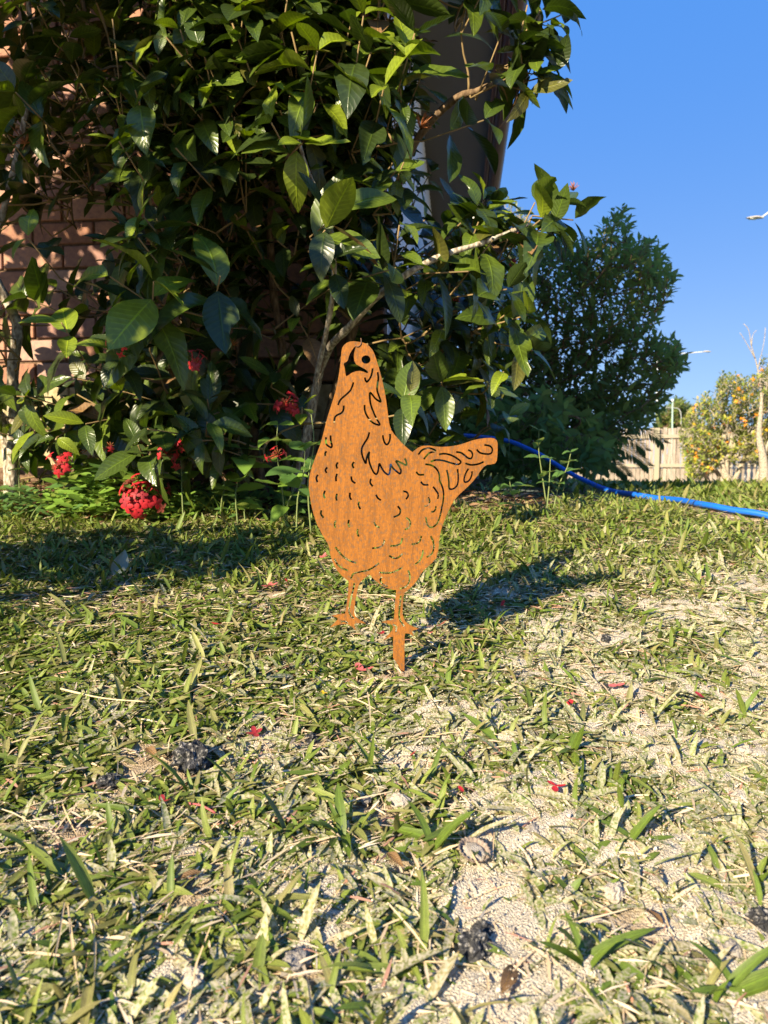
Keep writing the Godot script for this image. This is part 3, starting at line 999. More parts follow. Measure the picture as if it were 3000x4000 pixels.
func spray(leaves: Array, tip: Vector3, dir: Vector3, pairs: int, size: float, young: float) -> Vector3:
	# an ixora shoot: opposite pairs of leaves along its last stretch; returns where the shoot leaves the bush
	dir = dir.normalized()
	var turn := rf(0, TAU)
	var gap := size * 0.30
	for k in pairs:
		var p := tip - dir * gap * k
		turn += PI * 0.5 + rf(-0.3, 0.3)
		var side := dir.cross(Vector3.UP if absf(dir.y) < 0.95 else Vector3.RIGHT).normalized().rotated(dir, turn)
		for s in [-1.0, 1.0]:
			if rng.randf() < 0.06: continue
			var out: Vector3 = side * s
			var lift := 0.75 if k == 0 else 0.35
			var d := (out * rf(0.8, 1.1) + dir * (lift + rf(-0.2, 0.2)) + Vector3(0, rf(-0.30, 0.18) - 0.08 * k, 0)).normalized()
			var upv := (dir * 0.75 + Vector3(0, 0.85, 0) + Vector3(rf(-0.3, 0.3), rf(-0.2, 0.2), rf(-0.3, 0.3)))
			var len := size * rf(0.72, 1.12) * (0.8 if k == 0 and pairs > 1 else 1.0)
			var key := "leaf_green"
			var r := rng.randf()
			if k <= (1 if young > 0.55 else 0) and r < young: key = "leaf_young"
			elif r < 0.25 + young * 0.5: key = "leaf_mid"
			elif r > 0.7: key = "leaf_dark"
			elif r > 0.60 and r < 0.64: key = "leaf_olive"
			if rng.randf() < 0.012: key = "leaf_dry"
			var b := frame_of(d, upv) * Basis.from_scale(Vector3(len * rf(0.85, 1.15), len, len))
			leaves.append([Transform3D(b, p + d * 0.006), rng.randi_range(0, leaf_shapes.size() - 1), key])
	return tip - dir * gap * (pairs + 0.6)

func flower_mesh() -> ArrayMesh:
	# four rounded petals on a slim tube, petals facing +y, 1 unit across
	var st := begin()
	st.set_smooth_group(0)
	for k in 4:
		var b := Basis(Vector3.UP, PI * 0.5 * k)
		var c := b * Vector3(0.26, 0.02, 0)
		var ring := []
		for j in 8:
			var a := TAU * j / 8
			ring.append(b * Vector3(0.28 + 0.25 * cos(a), 0.03 * cos(a * 2.0) - 0.10 * maxf(cos(a), 0.0), 0.17 * sin(a)))
		for j in 8:
			for p in [c, ring[(j + 1) % 8], ring[j]]: st.add_vertex(p)
	tube(st, [Vector3(0, -1.1, 0), Vector3(0, 0, 0)], [0.04, 0.05], 4, false)
	return done(st)

func spent_mesh() -> ArrayMesh:
	var st := begin()
	for k in 22:
		var a := rf(0, TAU)
		var t := rf(0.1, 1.1)
		var d := Vector3(sin(t) * cos(a), cos(t), sin(t) * sin(a))
		tube(st, [Vector3.ZERO, d * 0.5 + Vector3(0, 0.05, 0), d * rf(0.8, 1.1)], [0.035, 0.03, 0.022], 4)
	return done(st)

func flower_head(parent: Node3D, at_: Vector3, face: Vector3, size: float, count: int, fl: ArrayMesh, spent: ArrayMesh) -> void:
	var head := Node3D.new()
	head.name = "flower_head"
	parent.add_child(head, true)
	head.position = parent.transform.affine_inverse() * at_
	var b := frame_of(face.cross(Vector3(0.3, 0.9, 0.2)), face)
	part("flower_stalks", spent, M.spent, head, Transform3D(b.scaled(Vector3.ONE * size * 0.42), Vector3.ZERO))
	for k in count:
		var v := (Vector3(rf(-1, 1), rf(-0.1, 1.0), rf(-1, 1)) + Vector3(0.25, 0, 0.1) * sin(k * 1.7)).normalized()
		var fb := frame_of(v.cross(Vector3(rf(-1, 1), rf(-1, 1), rf(-1, 1))), v + Vector3(rf(-0.25, 0.25), rf(-0.25, 0.25), rf(-0.25, 0.25)))
		var s := size * rf(0.30, 0.42) if count > 12 else size * 0.5
		part("flower", fl, M.petal if rng.randf() < 0.75 else M.petal_dark, head, Transform3D((b * fb).scaled(Vector3.ONE * s), b * (v * size * rf(0.26, 0.78) * Vector3(1.1, 0.85, 1.0))))

func twig_pts(a: Vector3, b: Vector3, sag := 0.04) -> Array:
	var m1 := a.lerp(b, 0.35) + Vector3(rf(-1, 1), rf(-1, 1), rf(-1, 1)) * sag
	var m2 := a.lerp(b, 0.7) + Vector3(rf(-1, 1), rf(-1, 1), rf(-1, 1)) * sag * 0.6
	return smooth([a, m1, m2, b], 2)

# ---------------------------------------------------------------- shrubs
func build_ixora() -> void:
	for k in 16:
		leaf_shapes.append(leaf_mesh(rf(0.41, 0.53), rf(0.05, 0.5), rf(-0.05, 0.65), rf(0.0, 0.16), rf(-0.7, 0.7), 8, rf(0.3, 0.85) if k % 4 == 1 else -1.0))
	var fl := flower_mesh()
	var spent := spent_mesh()
	var base := on_ground(1050, 1960)
	base.z = -2.36
	base.y = ground_y(base.x, base.z)
	var bush := thing("ixora_shrub", "large glossy green shrub with red flower heads against the brick wall", "shrub", base, "flowering shrubs by the house")
	var sm := thing("ixora_shrub", "smaller leafy shrub on a pale thin trunk at the left edge", "shrub", Vector3(spot(25, 1850, 2.3).x, ground_y(spot(25, 1850, 2.3).x, -2.3), -2.3), "flowering shrubs by the house")
	var big := []
	var little := []
	var ends_big := []
	var ends_little := []
	# shoots one can pick out in the photograph: px, py, distance, towards (x, y, z), pairs, leaf length, share of young leaves
	for s in [
		[2110, 40, 1.95, [0.5, 0.8, 0.3], 3, 0.12, 0.3], [2060, 110, 1.95, [0.3, 0.7, 0.4], 3, 0.11, 0.2], [2130, 190, 1.95, [0.8, 0.2, 0.3], 3, 0.105, 0.1], [1990, 300, 1.92, [0.7, 0.2, 0.4], 2, 0.12, 0.2], [2190, 60, 2.0, [0.9, 0.3, 0.1], 2, 0.11, 0.2], [2080, 290, 1.95, [0.6, -0.3, 0.3], 2, 0.12, 0.1],
		[2060, 20, 1.9, [0.2, 0.9, 0.3], 3, 0.11, 0.2], [2150, 110, 1.97, [0.6, 0.5, 0.4], 3, 0.10, 0.1], [2090, 230, 1.93, [0.2, 0.4, 0.6], 3, 0.11, 0.1], [2030, 180, 1.9, [-0.2, 0.6, 0.5], 3, 0.11, 0.2], [2160, 290, 1.96, [0.7, 0.0, 0.4], 2, 0.11, 0.1], [2060, 360, 1.93, [0.4, -0.4, 0.5], 2, 0.12, 0.1], [1960, 130, 1.9, [0.3, 0.7, 0.4], 3, 0.125, 0.3],
		[2160, 880, 1.9, [0.7, 0.1, 0.5], 3, 0.125, 0.3], [2090, 790, 1.92, [0.4, 0.8, 0.3], 3, 0.12, 0.2], [2240, 860, 1.95, [0.9, -0.2, 0.3], 2, 0.12, 0.2], [1590, 1330, 2.25, [0.3, 0.2, 0.7], 4, 0.13, 0.2], [1640, 1420, 2.2, [0.4, 0.0, 0.7], 4, 0.12, 0.2], [1570, 1200, 2.2, [0.1, 0.4, 0.8], 4, 0.13, 0.2],
		[1890, 470, 1.9, [0.8, 0.1, 0.4], 3, 0.135, 0.2], [1540, 1530, 2.3, [0.3, 0.3, 0.7], 4, 0.12, 0.2], [1515, 1450, 2.28, [0.1, 0.4, 0.8], 4, 0.12, 0.2], [1590, 1610, 2.3, [0.4, 0.2, 0.7], 4, 0.12, 0.2],
		[2110, 860, 1.9, [0.7, 0.5, 0.4], 3, 0.135, 0.4], [2200, 800, 1.95, [0.8, 0.5, 0.2], 2, 0.125, 0.2], [2000, 890, 1.9, [0.3, 0.8, 0.4], 3, 0.10, 0.7], [1930, 930, 1.85, [0.5, 0.6, 0.5], 3, 0.12, 0.3],
		[2060, 1230, 1.9, [0.6, 0.1, 0.5], 3, 0.13, 0.3], [1980, 1130, 1.85, [0.7, 0.0, 0.5], 3, 0.135, 0.2], [1830, 1060, 1.8, [0.6, -0.1, 0.5], 3, 0.135, 0.3], [2080, 1370, 1.95, [0.6, -0.2, 0.4], 2, 0.12, 0.2],
		[600, 1100, 1.72, [0.3, 0.5, 0.8], 4, 0.155, 0.95], [860, 1080, 1.72, [0.3, 0.3, 0.8], 3, 0.15, 0.5], [240, 1260, 1.8, [-0.1, 0.6, 0.8], 3, 0.115, 0.95], [430, 1080, 1.75, [-0.6, 0.4, 0.7], 2, 0.14, 0.9],
		[1240, 200, 1.75, [0.3, 0.7, 0.7], 4, 0.13, 0.95], [1420, 60, 1.75, [0.2, 0.8, 0.6], 4, 0.135, 0.9], [1620, 130, 1.78, [0.3, 0.7, 0.7], 4, 0.14, 0.8], [1500, 340, 1.75, [0.2, 0.4, 0.9], 3, 0.135, 0.6], [1060, 480, 1.75, [-0.3, 0.4, 0.8], 4, 0.14, 0.8], [1180, 560, 1.74, [0.4, -0.1, 0.9], 3, 0.12, 0.8],
		[1270, 900, 1.72, [0.3, 0.0, 0.9], 3, 0.14, 0.25], [1330, 830, 1.74, [0.6, 0.2, 0.7], 2, 0.14, 0.2], [1560, 880, 1.76, [0.1, 0.6, 0.8], 3, 0.105, 0.6], [1290, 1030, 1.74, [-0.2, 0.4, 0.9], 3, 0.09, 0.5],
		[1600, 1540, 1.62, [0.2, 0.3, 0.9], 3, 0.095, 0.2], [1180, 1590, 1.9, [0.1, 0.7, 0.6], 2, 0.06, 0.7], [810, 1560, 1.9, [0.1, 0.5, 0.8], 3, 0.10, 0.2], [480, 1530, 1.95, [-0.7, 0.2, 0.6], 4, 0.14, 0.3], [300, 1540, 2.0, [-0.6, 0.4, 0.5], 4, 0.15, 0.1], [110, 930, 1.9, [-0.2, 0.5, 0.8], 3, 0.11, 0.8], [60, 360, 1.9, [-0.3, 0.3, 0.8], 3, 0.13, 0.6],
	]:
		var tip := spot(s[0], s[1], s[2])
		var e := spray(big, tip, Vector3(s[3][0], s[3][1], s[3][2]), s[4], s[5] * 1.17, s[6])
		ends_big.append([e, tip])
	# and the bulk of the crown
	var made := 0
	while made < 1260:
		var px := rf(-420, 2000)
		var py := rf(-1150, 1830)
		var w := 1.0
		if px < 520: w = 0.36
		if px < 520 and py < 780: w = 0.5
		if px < 430 and py > 780 and py < 1540: w = 0.035
		if px < 0: w = 0.2
		if px > 330 and px < 700 and py > 1150 and py < 1520: w = 0.35
		if px > 1500: w = 0.85
		if px > 1620 and py < 820: w = 0.06 if py > -90 else 0.75
		if px > 1830 and py > -90 and py < 760: w = 0.03
		if px > 1800 and py > 760: w = 0.75
		if px > 1750 and py > 1560: w = 0.06
		if py > 1450 and px > 980 and px < 1500: w = 0.30
		if py > 1480 and px > 300 and px < 980: w = 0.9
		if py > 1700: w *= 0.7
		if px > 700 and px < 1500 and py > 560 and py < 1600: w = 0.5
		if px > 1180 and px < 1720 and py > 1230: w = 0.10
		if rng.randf() > w: continue
		made += 1
		var d := rf(1.78, 2.5)
		if px > 1600: d = rf(1.85, 2.55)
		if px < 420: d = rf(1.95, 2.6)
		if px > 700 and px < 1500 and py > 560 and py < 1600: d = rf(2.0, 2.5)
		if px > 1180 and px < 1720 and py > 1230: d = rf(2.25, 2.5)
		var tip := spot(px, py, d)
		if tip.y > 2.75: continue
		var from := Vector3(-0.3, 0.9, -2.35)
		var dir := (tip - from) * Vector3(0.7, 0.55, 0.8) + Vector3(rf(-0.4, 0.4), rf(0.0, 0.6), rf(0.0, 0.5))
		if px < 250:
			ends_little.append([spray(little, tip, dir, rng.randi_range(2, 3), rf(0.09, 0.16), 0.25), tip])
		else:
			ends_big.append([spray(big, tip, dir, rng.randi_range(2, 4), rf(0.085, 0.16), 0.3), tip])
	add_leaves(bush, big, [], leaf_shapes)
	add_leaves(sm, little, [], leaf_shapes)
	# stems
	var inv := bush.transform.affine_inverse()
	var nodes := []
	var stems := [
		[[1040, 1890, 2.34], [960, 1500, 2.32], [880, 1000, 2.3], [850, 500, 2.26], [800, -50, 2.2], [790, -380, 2.15]],
		[[1110, 1890, 2.36], [1120, 1500, 2.36], [1060, 1050, 2.3], [1080, 500, 2.2], [1180, 100, 2.1], [1240, -300, 2.0]],
		[[1160, 1880, 2.30], [1250, 1450, 2.15], [1370, 1270, 1.95], [1520, 1120, 1.86], [1700, 1010, 1.84], [1880, 950, 1.85], [2060, 880, 1.9]],
		[[1200, 1890, 2.36], [1330, 1450, 2.3], [1480, 1000, 2.2], [1600, 600, 2.1], [1760, 400, 2.0], [1880, 350, 1.97], [2040, 260, 1.96], [2110, 60, 1.96]],
		[[1130, 1890, 2.30], [1230, 1500, 2.1], [1300, 1150, 1.9], [1290, 880, 1.82], [1200, 660, 1.8], [1150, 480, 1.8]],
		[[1000, 1895, 2.3], [850, 1600, 2.2], [700, 1300, 2.05], [600, 1140, 1.85]],
		[[980, 1895, 2.36], [800, 1500, 2.4], [600, 900, 2.4], [420, 400, 2.35], [300, -100, 2.3]],
		[[1060, 1890, 2.4], [780, 1640, 2.3], [520, 1560, 2.1], [380, 1590, 2.02]],
	]
	var radii := [0.016, 0.015, 0.013, 0.015, 0.009, 0.008, 0.014, 0.006]
	for i in stems.size():
		var pts := []
		for s in stems[i]: pts.append(spot(s[0], s[1], s[2]))
		pts[0].y = ground_y(pts[0].x, pts[0].z) - 0.03
		pts = smooth(pts, 5)
		var st := begin()
		var rr := []
		var lp := []
		for k in pts.size():
			rr.append(radii[i] * (1.0 - 0.62 * k / pts.size()) * (1.0 + 0.10 * sin(k * 2.3)))
			nodes.append(pts[k])
			lp.append(inv * pts[k])
		tube(st, lp, rr, 8)
		part("stem", done(st), M.bark if i != 2 and i != 4 else M.pale_bark, bush)
	link_twigs(ends_big, nodes, bush, "twigs")
	# left shrub: a pale trunk and a second thinner one
	var inv2 := sm.transform.affine_inverse()
	var nodes2 := []
	for s in [[[[40, 1870, 2.3], [55, 1640, 2.28], [50, 1450, 2.26], [68, 1290, 2.24], [40, 1200, 2.24], [-60, 1000, 2.2], [-160, 700, 2.15], [-200, 200, 2.1]], 0.020], [[[30, 1880, 2.32], [10, 1650, 2.34], [-120, 1300, 2.35], [20, 800, 2.3], [120, 300, 2.25], [90, -200, 2.2]], 0.014]]:
		var pts := []
		for q in s[0]: pts.append(spot(q[0], q[1], q[2]))
		pts[0].y = ground_y(pts[0].x, pts[0].z) - 0.03
		pts = smooth(pts, 5)
		var st := begin()
		var lp := []
		var rr := []
		for k in pts.size():
			lp.append(inv2 * pts[k])
			rr.append(s[1] * (1.0 - 0.5 * k / pts.size()) * (1.0 + 0.08 * sin(k * 1.9)))
			nodes2.append(pts[k])
		tube(st, lp, rr, 10)
		part("trunk", done(st), M.pale_bark, sm)
	link_twigs(ends_little, nodes2, sm, "twigs")
	# flower heads
	for h in [[485, 1335, 1.72, 0.06, 14], [505, 1310, 1.72, 0.035, 4], [765, 1425, 1.75, 0.048, 8], [560, 1950, 2.0, 0.098, 44], [245, 1825, 1.95, 0.068, 14], [655, 1770, 1.9, 0.068, 16], [712, 1748, 1.9, 0.042, 6], [432, 1745, 1.95, 0.035, 3], [1085, 1775, 1.85, 0.045, 5], [1120, 1590, 1.95, 0.06, 9], [1160, 1600, 1.95, 0.05, 8], [1410, 300, 1.85, 0.04, 3], [2010, 1030, 1.95, 0.035, 3], [1790, 1175, 2.05, 0.03, 4]]:
		flower_head(bush, spot(h[0], h[1], h[2]), Vector3(rf(-0.3, 0.3), 0.5, 0.8), h[3], h[4], fl, spent)
	for h in [[375, 1745, 2.05, 0.09], [1640, 500, 1.9, 0.07], [690, 270, 1.95, 0.07], [100, 560, 2.0, 0.09], [2240, 745, 1.93, 0.04], [1200, 410, 1.9, 0.09], [905, 1350, 1.9, 0.04], [2015, 930, 1.9, 0.04]]:
		var o := part("spent_flower_head", spent, M.spent, bush, Transform3D(frame_of(Vector3(rf(-1, 1), rf(-1, 1), 0.2), Vector3(rf(-0.4, 0.4), 0.7, 0.6)).scaled(Vector3.ONE * h[3] * 0.55), inv * spot(h[0], h[1], h[2])))

func link_twigs(ends: Array, nodes: Array, parent: Node3D, called: String) -> void:
	var inv := parent.transform.affine_inverse()
	var st := begin()
	ends.sort_custom(func(a, b): return a[0].distance_to(Vector3(-0.3, 0.8, -2.3)) < b[0].distance_to(Vector3(-0.3, 0.8, -2.3)))
	for e in ends:
		var best: Vector3 = nodes[0]
		var bd := 1e9
		for n in nodes:
			var c: float = n.distance_to(e[0]) + maxf(n.y - e[0].y, 0.0) * 1.2
			if c < bd:
				bd = c
				best = n
		var pts := twig_pts(best, e[0], 0.05 * bd)
		pts.append(e[1])
		var lp := []
		for p in pts: lp.append(inv * p)
		var rr := []
		for k in lp.size(): rr.append(lerpf(0.0036, 0.0017, float(k) / lp.size()))
		tube(st, lp, rr, 5)
		if bd > 0.06:
			for k in range(2, pts.size() - 1): nodes.append(pts[k])
	part(called, done(st), M.twig, parent).set_meta("kind", "stuff")

func bushy(called: String, label: String, category: String, base: Vector3, region: PackedVector2Array, dnear: float, dfar: float, count: int, leaf: float, keys: Array, bark: Material, limit: int, per := 8, thick := 0.02) -> Node3D:
	# a small-leaved shrub whose shoots fill a region as seen from the lawn, in depth between dnear and dfar
	var o := thing(called, label, category, base)
	var leaves := []
	var ends := []
	var lo := region[0]
	var hi := region[0]
	for p in region:
		lo = lo.min(p)
		hi = hi.max(p)
	var tries := 0
	while ends.size() < count and tries < count * 20:
		tries += 1
		var p := Vector2(rf(lo.x, hi.x), rf(lo.y, hi.y))
		if not Geometry2D.is_point_in_polygon(p, region): continue
		var tip := spot(p.x, p.y, rf(dnear, dfar))
		var dir := (tip - (base + Vector3(0, 0.5, 0))).normalized() * 0.8 + Vector3(rf(-0.5, 0.5), rf(-0.1, 0.6), rf(-0.5, 0.5))
		dir = dir.normalized()
		var turn := rf(0, TAU)
		for k in per:
			turn += 2.4
			var q := tip - dir * leaf * 0.32 * k * 0.7
			var side := dir.cross(Vector3(0.2, 0.9, 0.3)).normalized().rotated(dir, turn)
			var d := (side + dir * rf(0.4, 1.0) + Vector3(0, rf(-0.3, 0.2), 0)).normalized()
			var len := leaf * rf(0.7, 1.2)
			leaves.append([Transform3D(frame_of(d, dir + Vector3(0, 0.6, 0)) * Basis.from_scale(Vector3(len, len, len)), q), rng.randi_range(0, small_shapes.size() - 1), keys[rng.randi_range(0, keys.size() - 1)]])
		ends.append([tip - dir * leaf * 0.3 * per * 0.7, tip])
	add_leaves(o, leaves, [], small_shapes, limit)
	var inv := o.transform.affine_inverse()
	var nodes := []
	for k in 5:
		var st := begin()
		var e: Vector3 = ends[(k * 37 + 5) % ends.size()][0]
		var a := base + Vector3(rf(-0.1, 0.1), -0.03, rf(-0.1, 0.1)) * (thick / 0.02)
		var pts := smooth([a, a.lerp(e, 0.3) + Vector3(rf(-0.1, 0.1), 0.15, rf(-0.1, 0.1)), a.lerp(e, 0.65) + Vector3(rf(-0.15, 0.15), 0.1, rf(-0.1, 0.1)), e], 4)
		var lp := []
		var rr := []
		for i in pts.size():
			nodes.append(pts[i])
			lp.append(inv * pts[i])
			rr.append(thick * (1.0 - 0.75 * i / pts.size()))
		tube(st, lp, rr, 7)
		part("stem", done(st), bark, o)
	var st2 := begin()
	ends.sort_custom(func(p, q): return p[0].distance_squared_to(base) < q[0].distance_squared_to(base))
	for e in ends:
		var best: Vector3 = nodes[0]
		for n in nodes:
			if n.distance_squared_to(e[0]) < best.distance_squared_to(e[0]): best = n
		nodes.append(e[0])
		nodes.append(best.lerp(e[0], 0.5))
		var lp := []
		for p in [best, best.lerp(e[0], 0.5) + Vector3(rf(-1, 1), rf(-1, 1), rf(-1, 1)) * 0.08 * best.distance_to(e[0]), e[0], e[1]]: lp.append(inv * p)
		tube(st2, lp, [thick * 0.2, thick * 0.15, thick * 0.11, thick * 0.07], 4, false)
	part("twigs", done(st2), bark, o).set_meta("kind", "stuff")
	return o

func build_far_plants() -> void:
	for k in 4: small_shapes.append(small_leaf(rf(0.34, 0.46), rf(0.1, 0.4), rf(0.0, 0.3)))
	# dark shrub in the house's shade
	var b1 := spot(2180, 1880, 4.3)
	b1.y = ground_y(b1.x, b1.z)
	var dark := PackedVector2Array([Vector2(1640, 1000), Vector2(1900, 930), Vector2(2120, 900), Vector2(2330, 920), Vector2(2395, 800), Vector2(2450, 800), Vector2(2480, 920), Vector2(2580, 940), Vector2(2590, 1030), Vector2(2660, 1040), Vector2(2600, 1190), Vector2(2540, 1290), Vector2(2640, 1320), Vector2(2690, 1400), Vector2(2630, 1510), Vector2(2560, 1650), Vector2(2440, 1750), Vector2(2380, 1850), Vector2(1620, 1850)])
	bushy("dark_shrub", "tall dark small-leaved shrub in the shade beside the house", "shrub", b1, dark, 3.9, 5.0, 1750, 0.064, ["shrub_dark", "shrub_dark", "shrub_mid"], M.bark, 300, 8, 0.022)
	var b2 := spot(2150, 1890, 3.5)
	b2.y = ground_y(b2.x, b2.z)
	var lowr := PackedVector2Array([Vector2(1780, 1560), Vector2(2100, 1520), Vector2(2330, 1640), Vector2(2380, 1760), Vector2(2330, 1850), Vector2(2000, 1880), Vector2(1750, 1850)])
	bushy("low_shrub", "low dark leafy undergrowth behind the hen's tail", "shrub", b2, lowr, 3.2, 3.8, 170, 0.075, ["shrub_mid", "weed_dark", "shrub_dark"], M.bark, 300, 7, 0.012)
	# drooping fronds at the shrub's right foot
	var fb := spot(2320, 1740, 4.4)
	var fern := thing("fern", "dark feathery fronds drooping in front of the paling fence", "fern", Vector3(fb.x, ground_y(fb.x, fb.z), fb.z))
	for f in [[[2300, 1650], [2420, 1640], [2540, 1690], [2590, 1730]], [[2290, 1720], [2400, 1740], [2480, 1780], [2530, 1820]], [[2300, 1700], [2380, 1690], [2470, 1720], [2520, 1760]], [[2280, 1760], [2360, 1790], [2420, 1830], [2450, 1860]]]:
		var pts := []
		for q in f: pts.append(spot(q[0], q[1], 4.35))
		pts.push_front(fern.position)
		pts = smooth(pts, 6)
		var st := begin()
		var lp := []
		for p in pts: lp.append(p - fern.position)
		tube(st, lp, [0.004, 0.003, 0.002], 4)
		for i in range(6, lp.size()):
			var fw: Vector3 = (lp[i] - lp[i - 1]).normalized()
			for s in [-1.0, 1.0]:
				for h in 2:
					var d: Vector3 = (fw * 0.7 + fw.cross(Vector3.BACK) * s * 0.8 + Vector3(0, -0.25, rf(-0.4, 0.4))).normalized()
					var len := 0.085 * (1.2 - 0.6 * i / lp.size())
					st.append_from(small_shapes[0], 0, Transform3D(frame_of(d, Vector3(0, 1, 0.4)) * Basis.from_scale(Vector3(len * 0.45, len, len)), lp[i].lerp(lp[i - 1], 0.5 * h)))
		part("frond", done(st), M.shrub_dark, fern)
	# orange-flowered shrub by the fence
	var b3 := spot(2825, 1890, 13.0)
	b3.y = ground_y(b3.x, b3.z)
	var sunny := PackedVector2Array([Vector2(2650, 1640), Vector2(2700, 1600), Vector2(2740, 1530), Vector2(2790, 1540), Vector2(2810, 1450), Vector2(2880, 1460), Vector2(2930, 1470), Vector2(3060, 1400), Vector2(3080, 1780), Vector2(2960, 1810), Vector2(2880, 1790), Vector2(2790, 1830), Vector2(2740, 1870), Vector2(2690, 1870), Vector2(2660, 1760)])
	var o := bushy("orange_flower_shrub", "sunlit yellow-green shrub dotted with orange flowers before the fence", "shrub", b3, sunny, 12.5, 13.7, 1100, 0.09, ["far_green", "far_green", "far_green", "far_yellow", "far_yellow", "far_tan"], M.pale_bark, 0, 7, 0.05)
	var fs := flower_mesh()
	var inv := o.transform.affine_inverse()
	var n := 0
	while n < 80:
		var p := Vector2(rf(2640, 3040), rf(1430, 1850))
		if not Geometry2D.is_point_in_polygon(p, sunny): continue
		n += 1
		part("flower", fs, M.orange if rng.randf() < 0.7 else M.yellow, o, Transform3D(Basis.from_euler(Vector3(rf(0.5, 1.5), rf(-1, 1), rf(-1, 1))).scaled(Vector3.ONE * rf(0.05, 0.09)), inv * spot(p.x, p.y, rf(12.5, 12.9))))
	# leaning pale trunk at its foot
	var st := begin()
	var tp := []
	for q in [[2870, 1905], [2835, 1860], [2820, 1800], [2850, 1770], [2855, 1710], [2830, 1640]]: tp.append(inv * spot(q[0], q[1], 12.8))
	tube(st, smooth(tp, 4), [0.10, 0.09, 0.085, 0.08, 0.07, 0.06, 0.055, 0.05, 0.045], 8)
	part("trunk", done(st), M.pale_bark, o)
	# pale-trunked tree at the right edge
	var b4 := spot(2985, 1905, 12.0)
	b4.y = ground_y(b4.x, b4.z)
	var tr := bushy("pale_tree", "pale-trunked small tree with bare top twigs at the right edge", "tree", b4, PackedVector2Array([Vector2(2960, 1480), Vector2(2985, 1380), Vector2(3120, 1300), Vector2(3250, 1500), Vector2(3150, 1700), Vector2(2990, 1600)]), 11.7, 12.6, 200, 0.085, ["far_green", "far_tan", "far_yellow"], M.pale_bark, 0, 7, 0.05)
	var st3 := begin()
	var iv := tr.transform.affine_inverse()
	for t in [[[2985, 1925], [2982, 1800], [2965, 1700], [2975, 1560], [2960, 1440], [2935, 1350], [2925, 1290], [2905, 1265]], [[2950, 1400], [2910, 1330], [2890, 1300]], [[2960, 1440], [2975, 1380], [2985, 1330], [2990, 1280]], [[2935, 1350], [2940, 1310], [2955, 1290]], [[2975, 1560], [3000, 1480], [3030, 1400]]]:
		var q := []
		for p in t: q.append(iv * spot(p[0], p[1], 12.0))
		var thin: bool = t.size() < 6
		tube(st3, smooth(q, 3), [0.012, 0.009, 0.007, 0.005] if thin else [0.085, 0.08, 0.075, 0.07, 0.06, 0.055, 0.046, 0.04, 0.032, 0.024, 0.018, 0.014, 0.011, 0.009, 0.008, 0.007, 0.006], 7)
	part("trunk", done(st3), M.pale_bark, tr)
	# rounded tree beyond the fence and a sparse one behind the house
	var b5 := spot(2650, 1840, 42.0)
	b5.y = -0.46
	bushy("round_tree", "distant round olive-green tree beyond the paling fence", "tree", b5, PackedVector2Array([Vector2(2540, 1690), Vector2(2575, 1610), Vector2(2620, 1570), Vector2(2660, 1555), Vector2(2700, 1575), Vector2(2730, 1640), Vector2(2740, 1690)]), 40.0, 44.0, 330, 0.34, ["far_tree", "far_tree", "far_green"], M.bark, 0, 7, 0.2)
	var b6 := spot(1985, 1800, 24.0)
	b6.y = ground_y(b6.x, b6.z)
	bushy("sparse_tree", "sparse sunlit tree showing beyond the house eave", "tree", b6, PackedVector2Array([Vector2(1900, 900), Vector2(1915, 800), Vector2(1950, 740), Vector2(2000, 780), Vector2(2060, 840), Vector2(2090, 930), Vector2(2080, 1150), Vector2(1900, 1150)]), 23.0, 25.5, 190, 0.16, ["far_tan", "far_tan", "far_yellow"], M.pale_bark, 0, 6, 0.06)

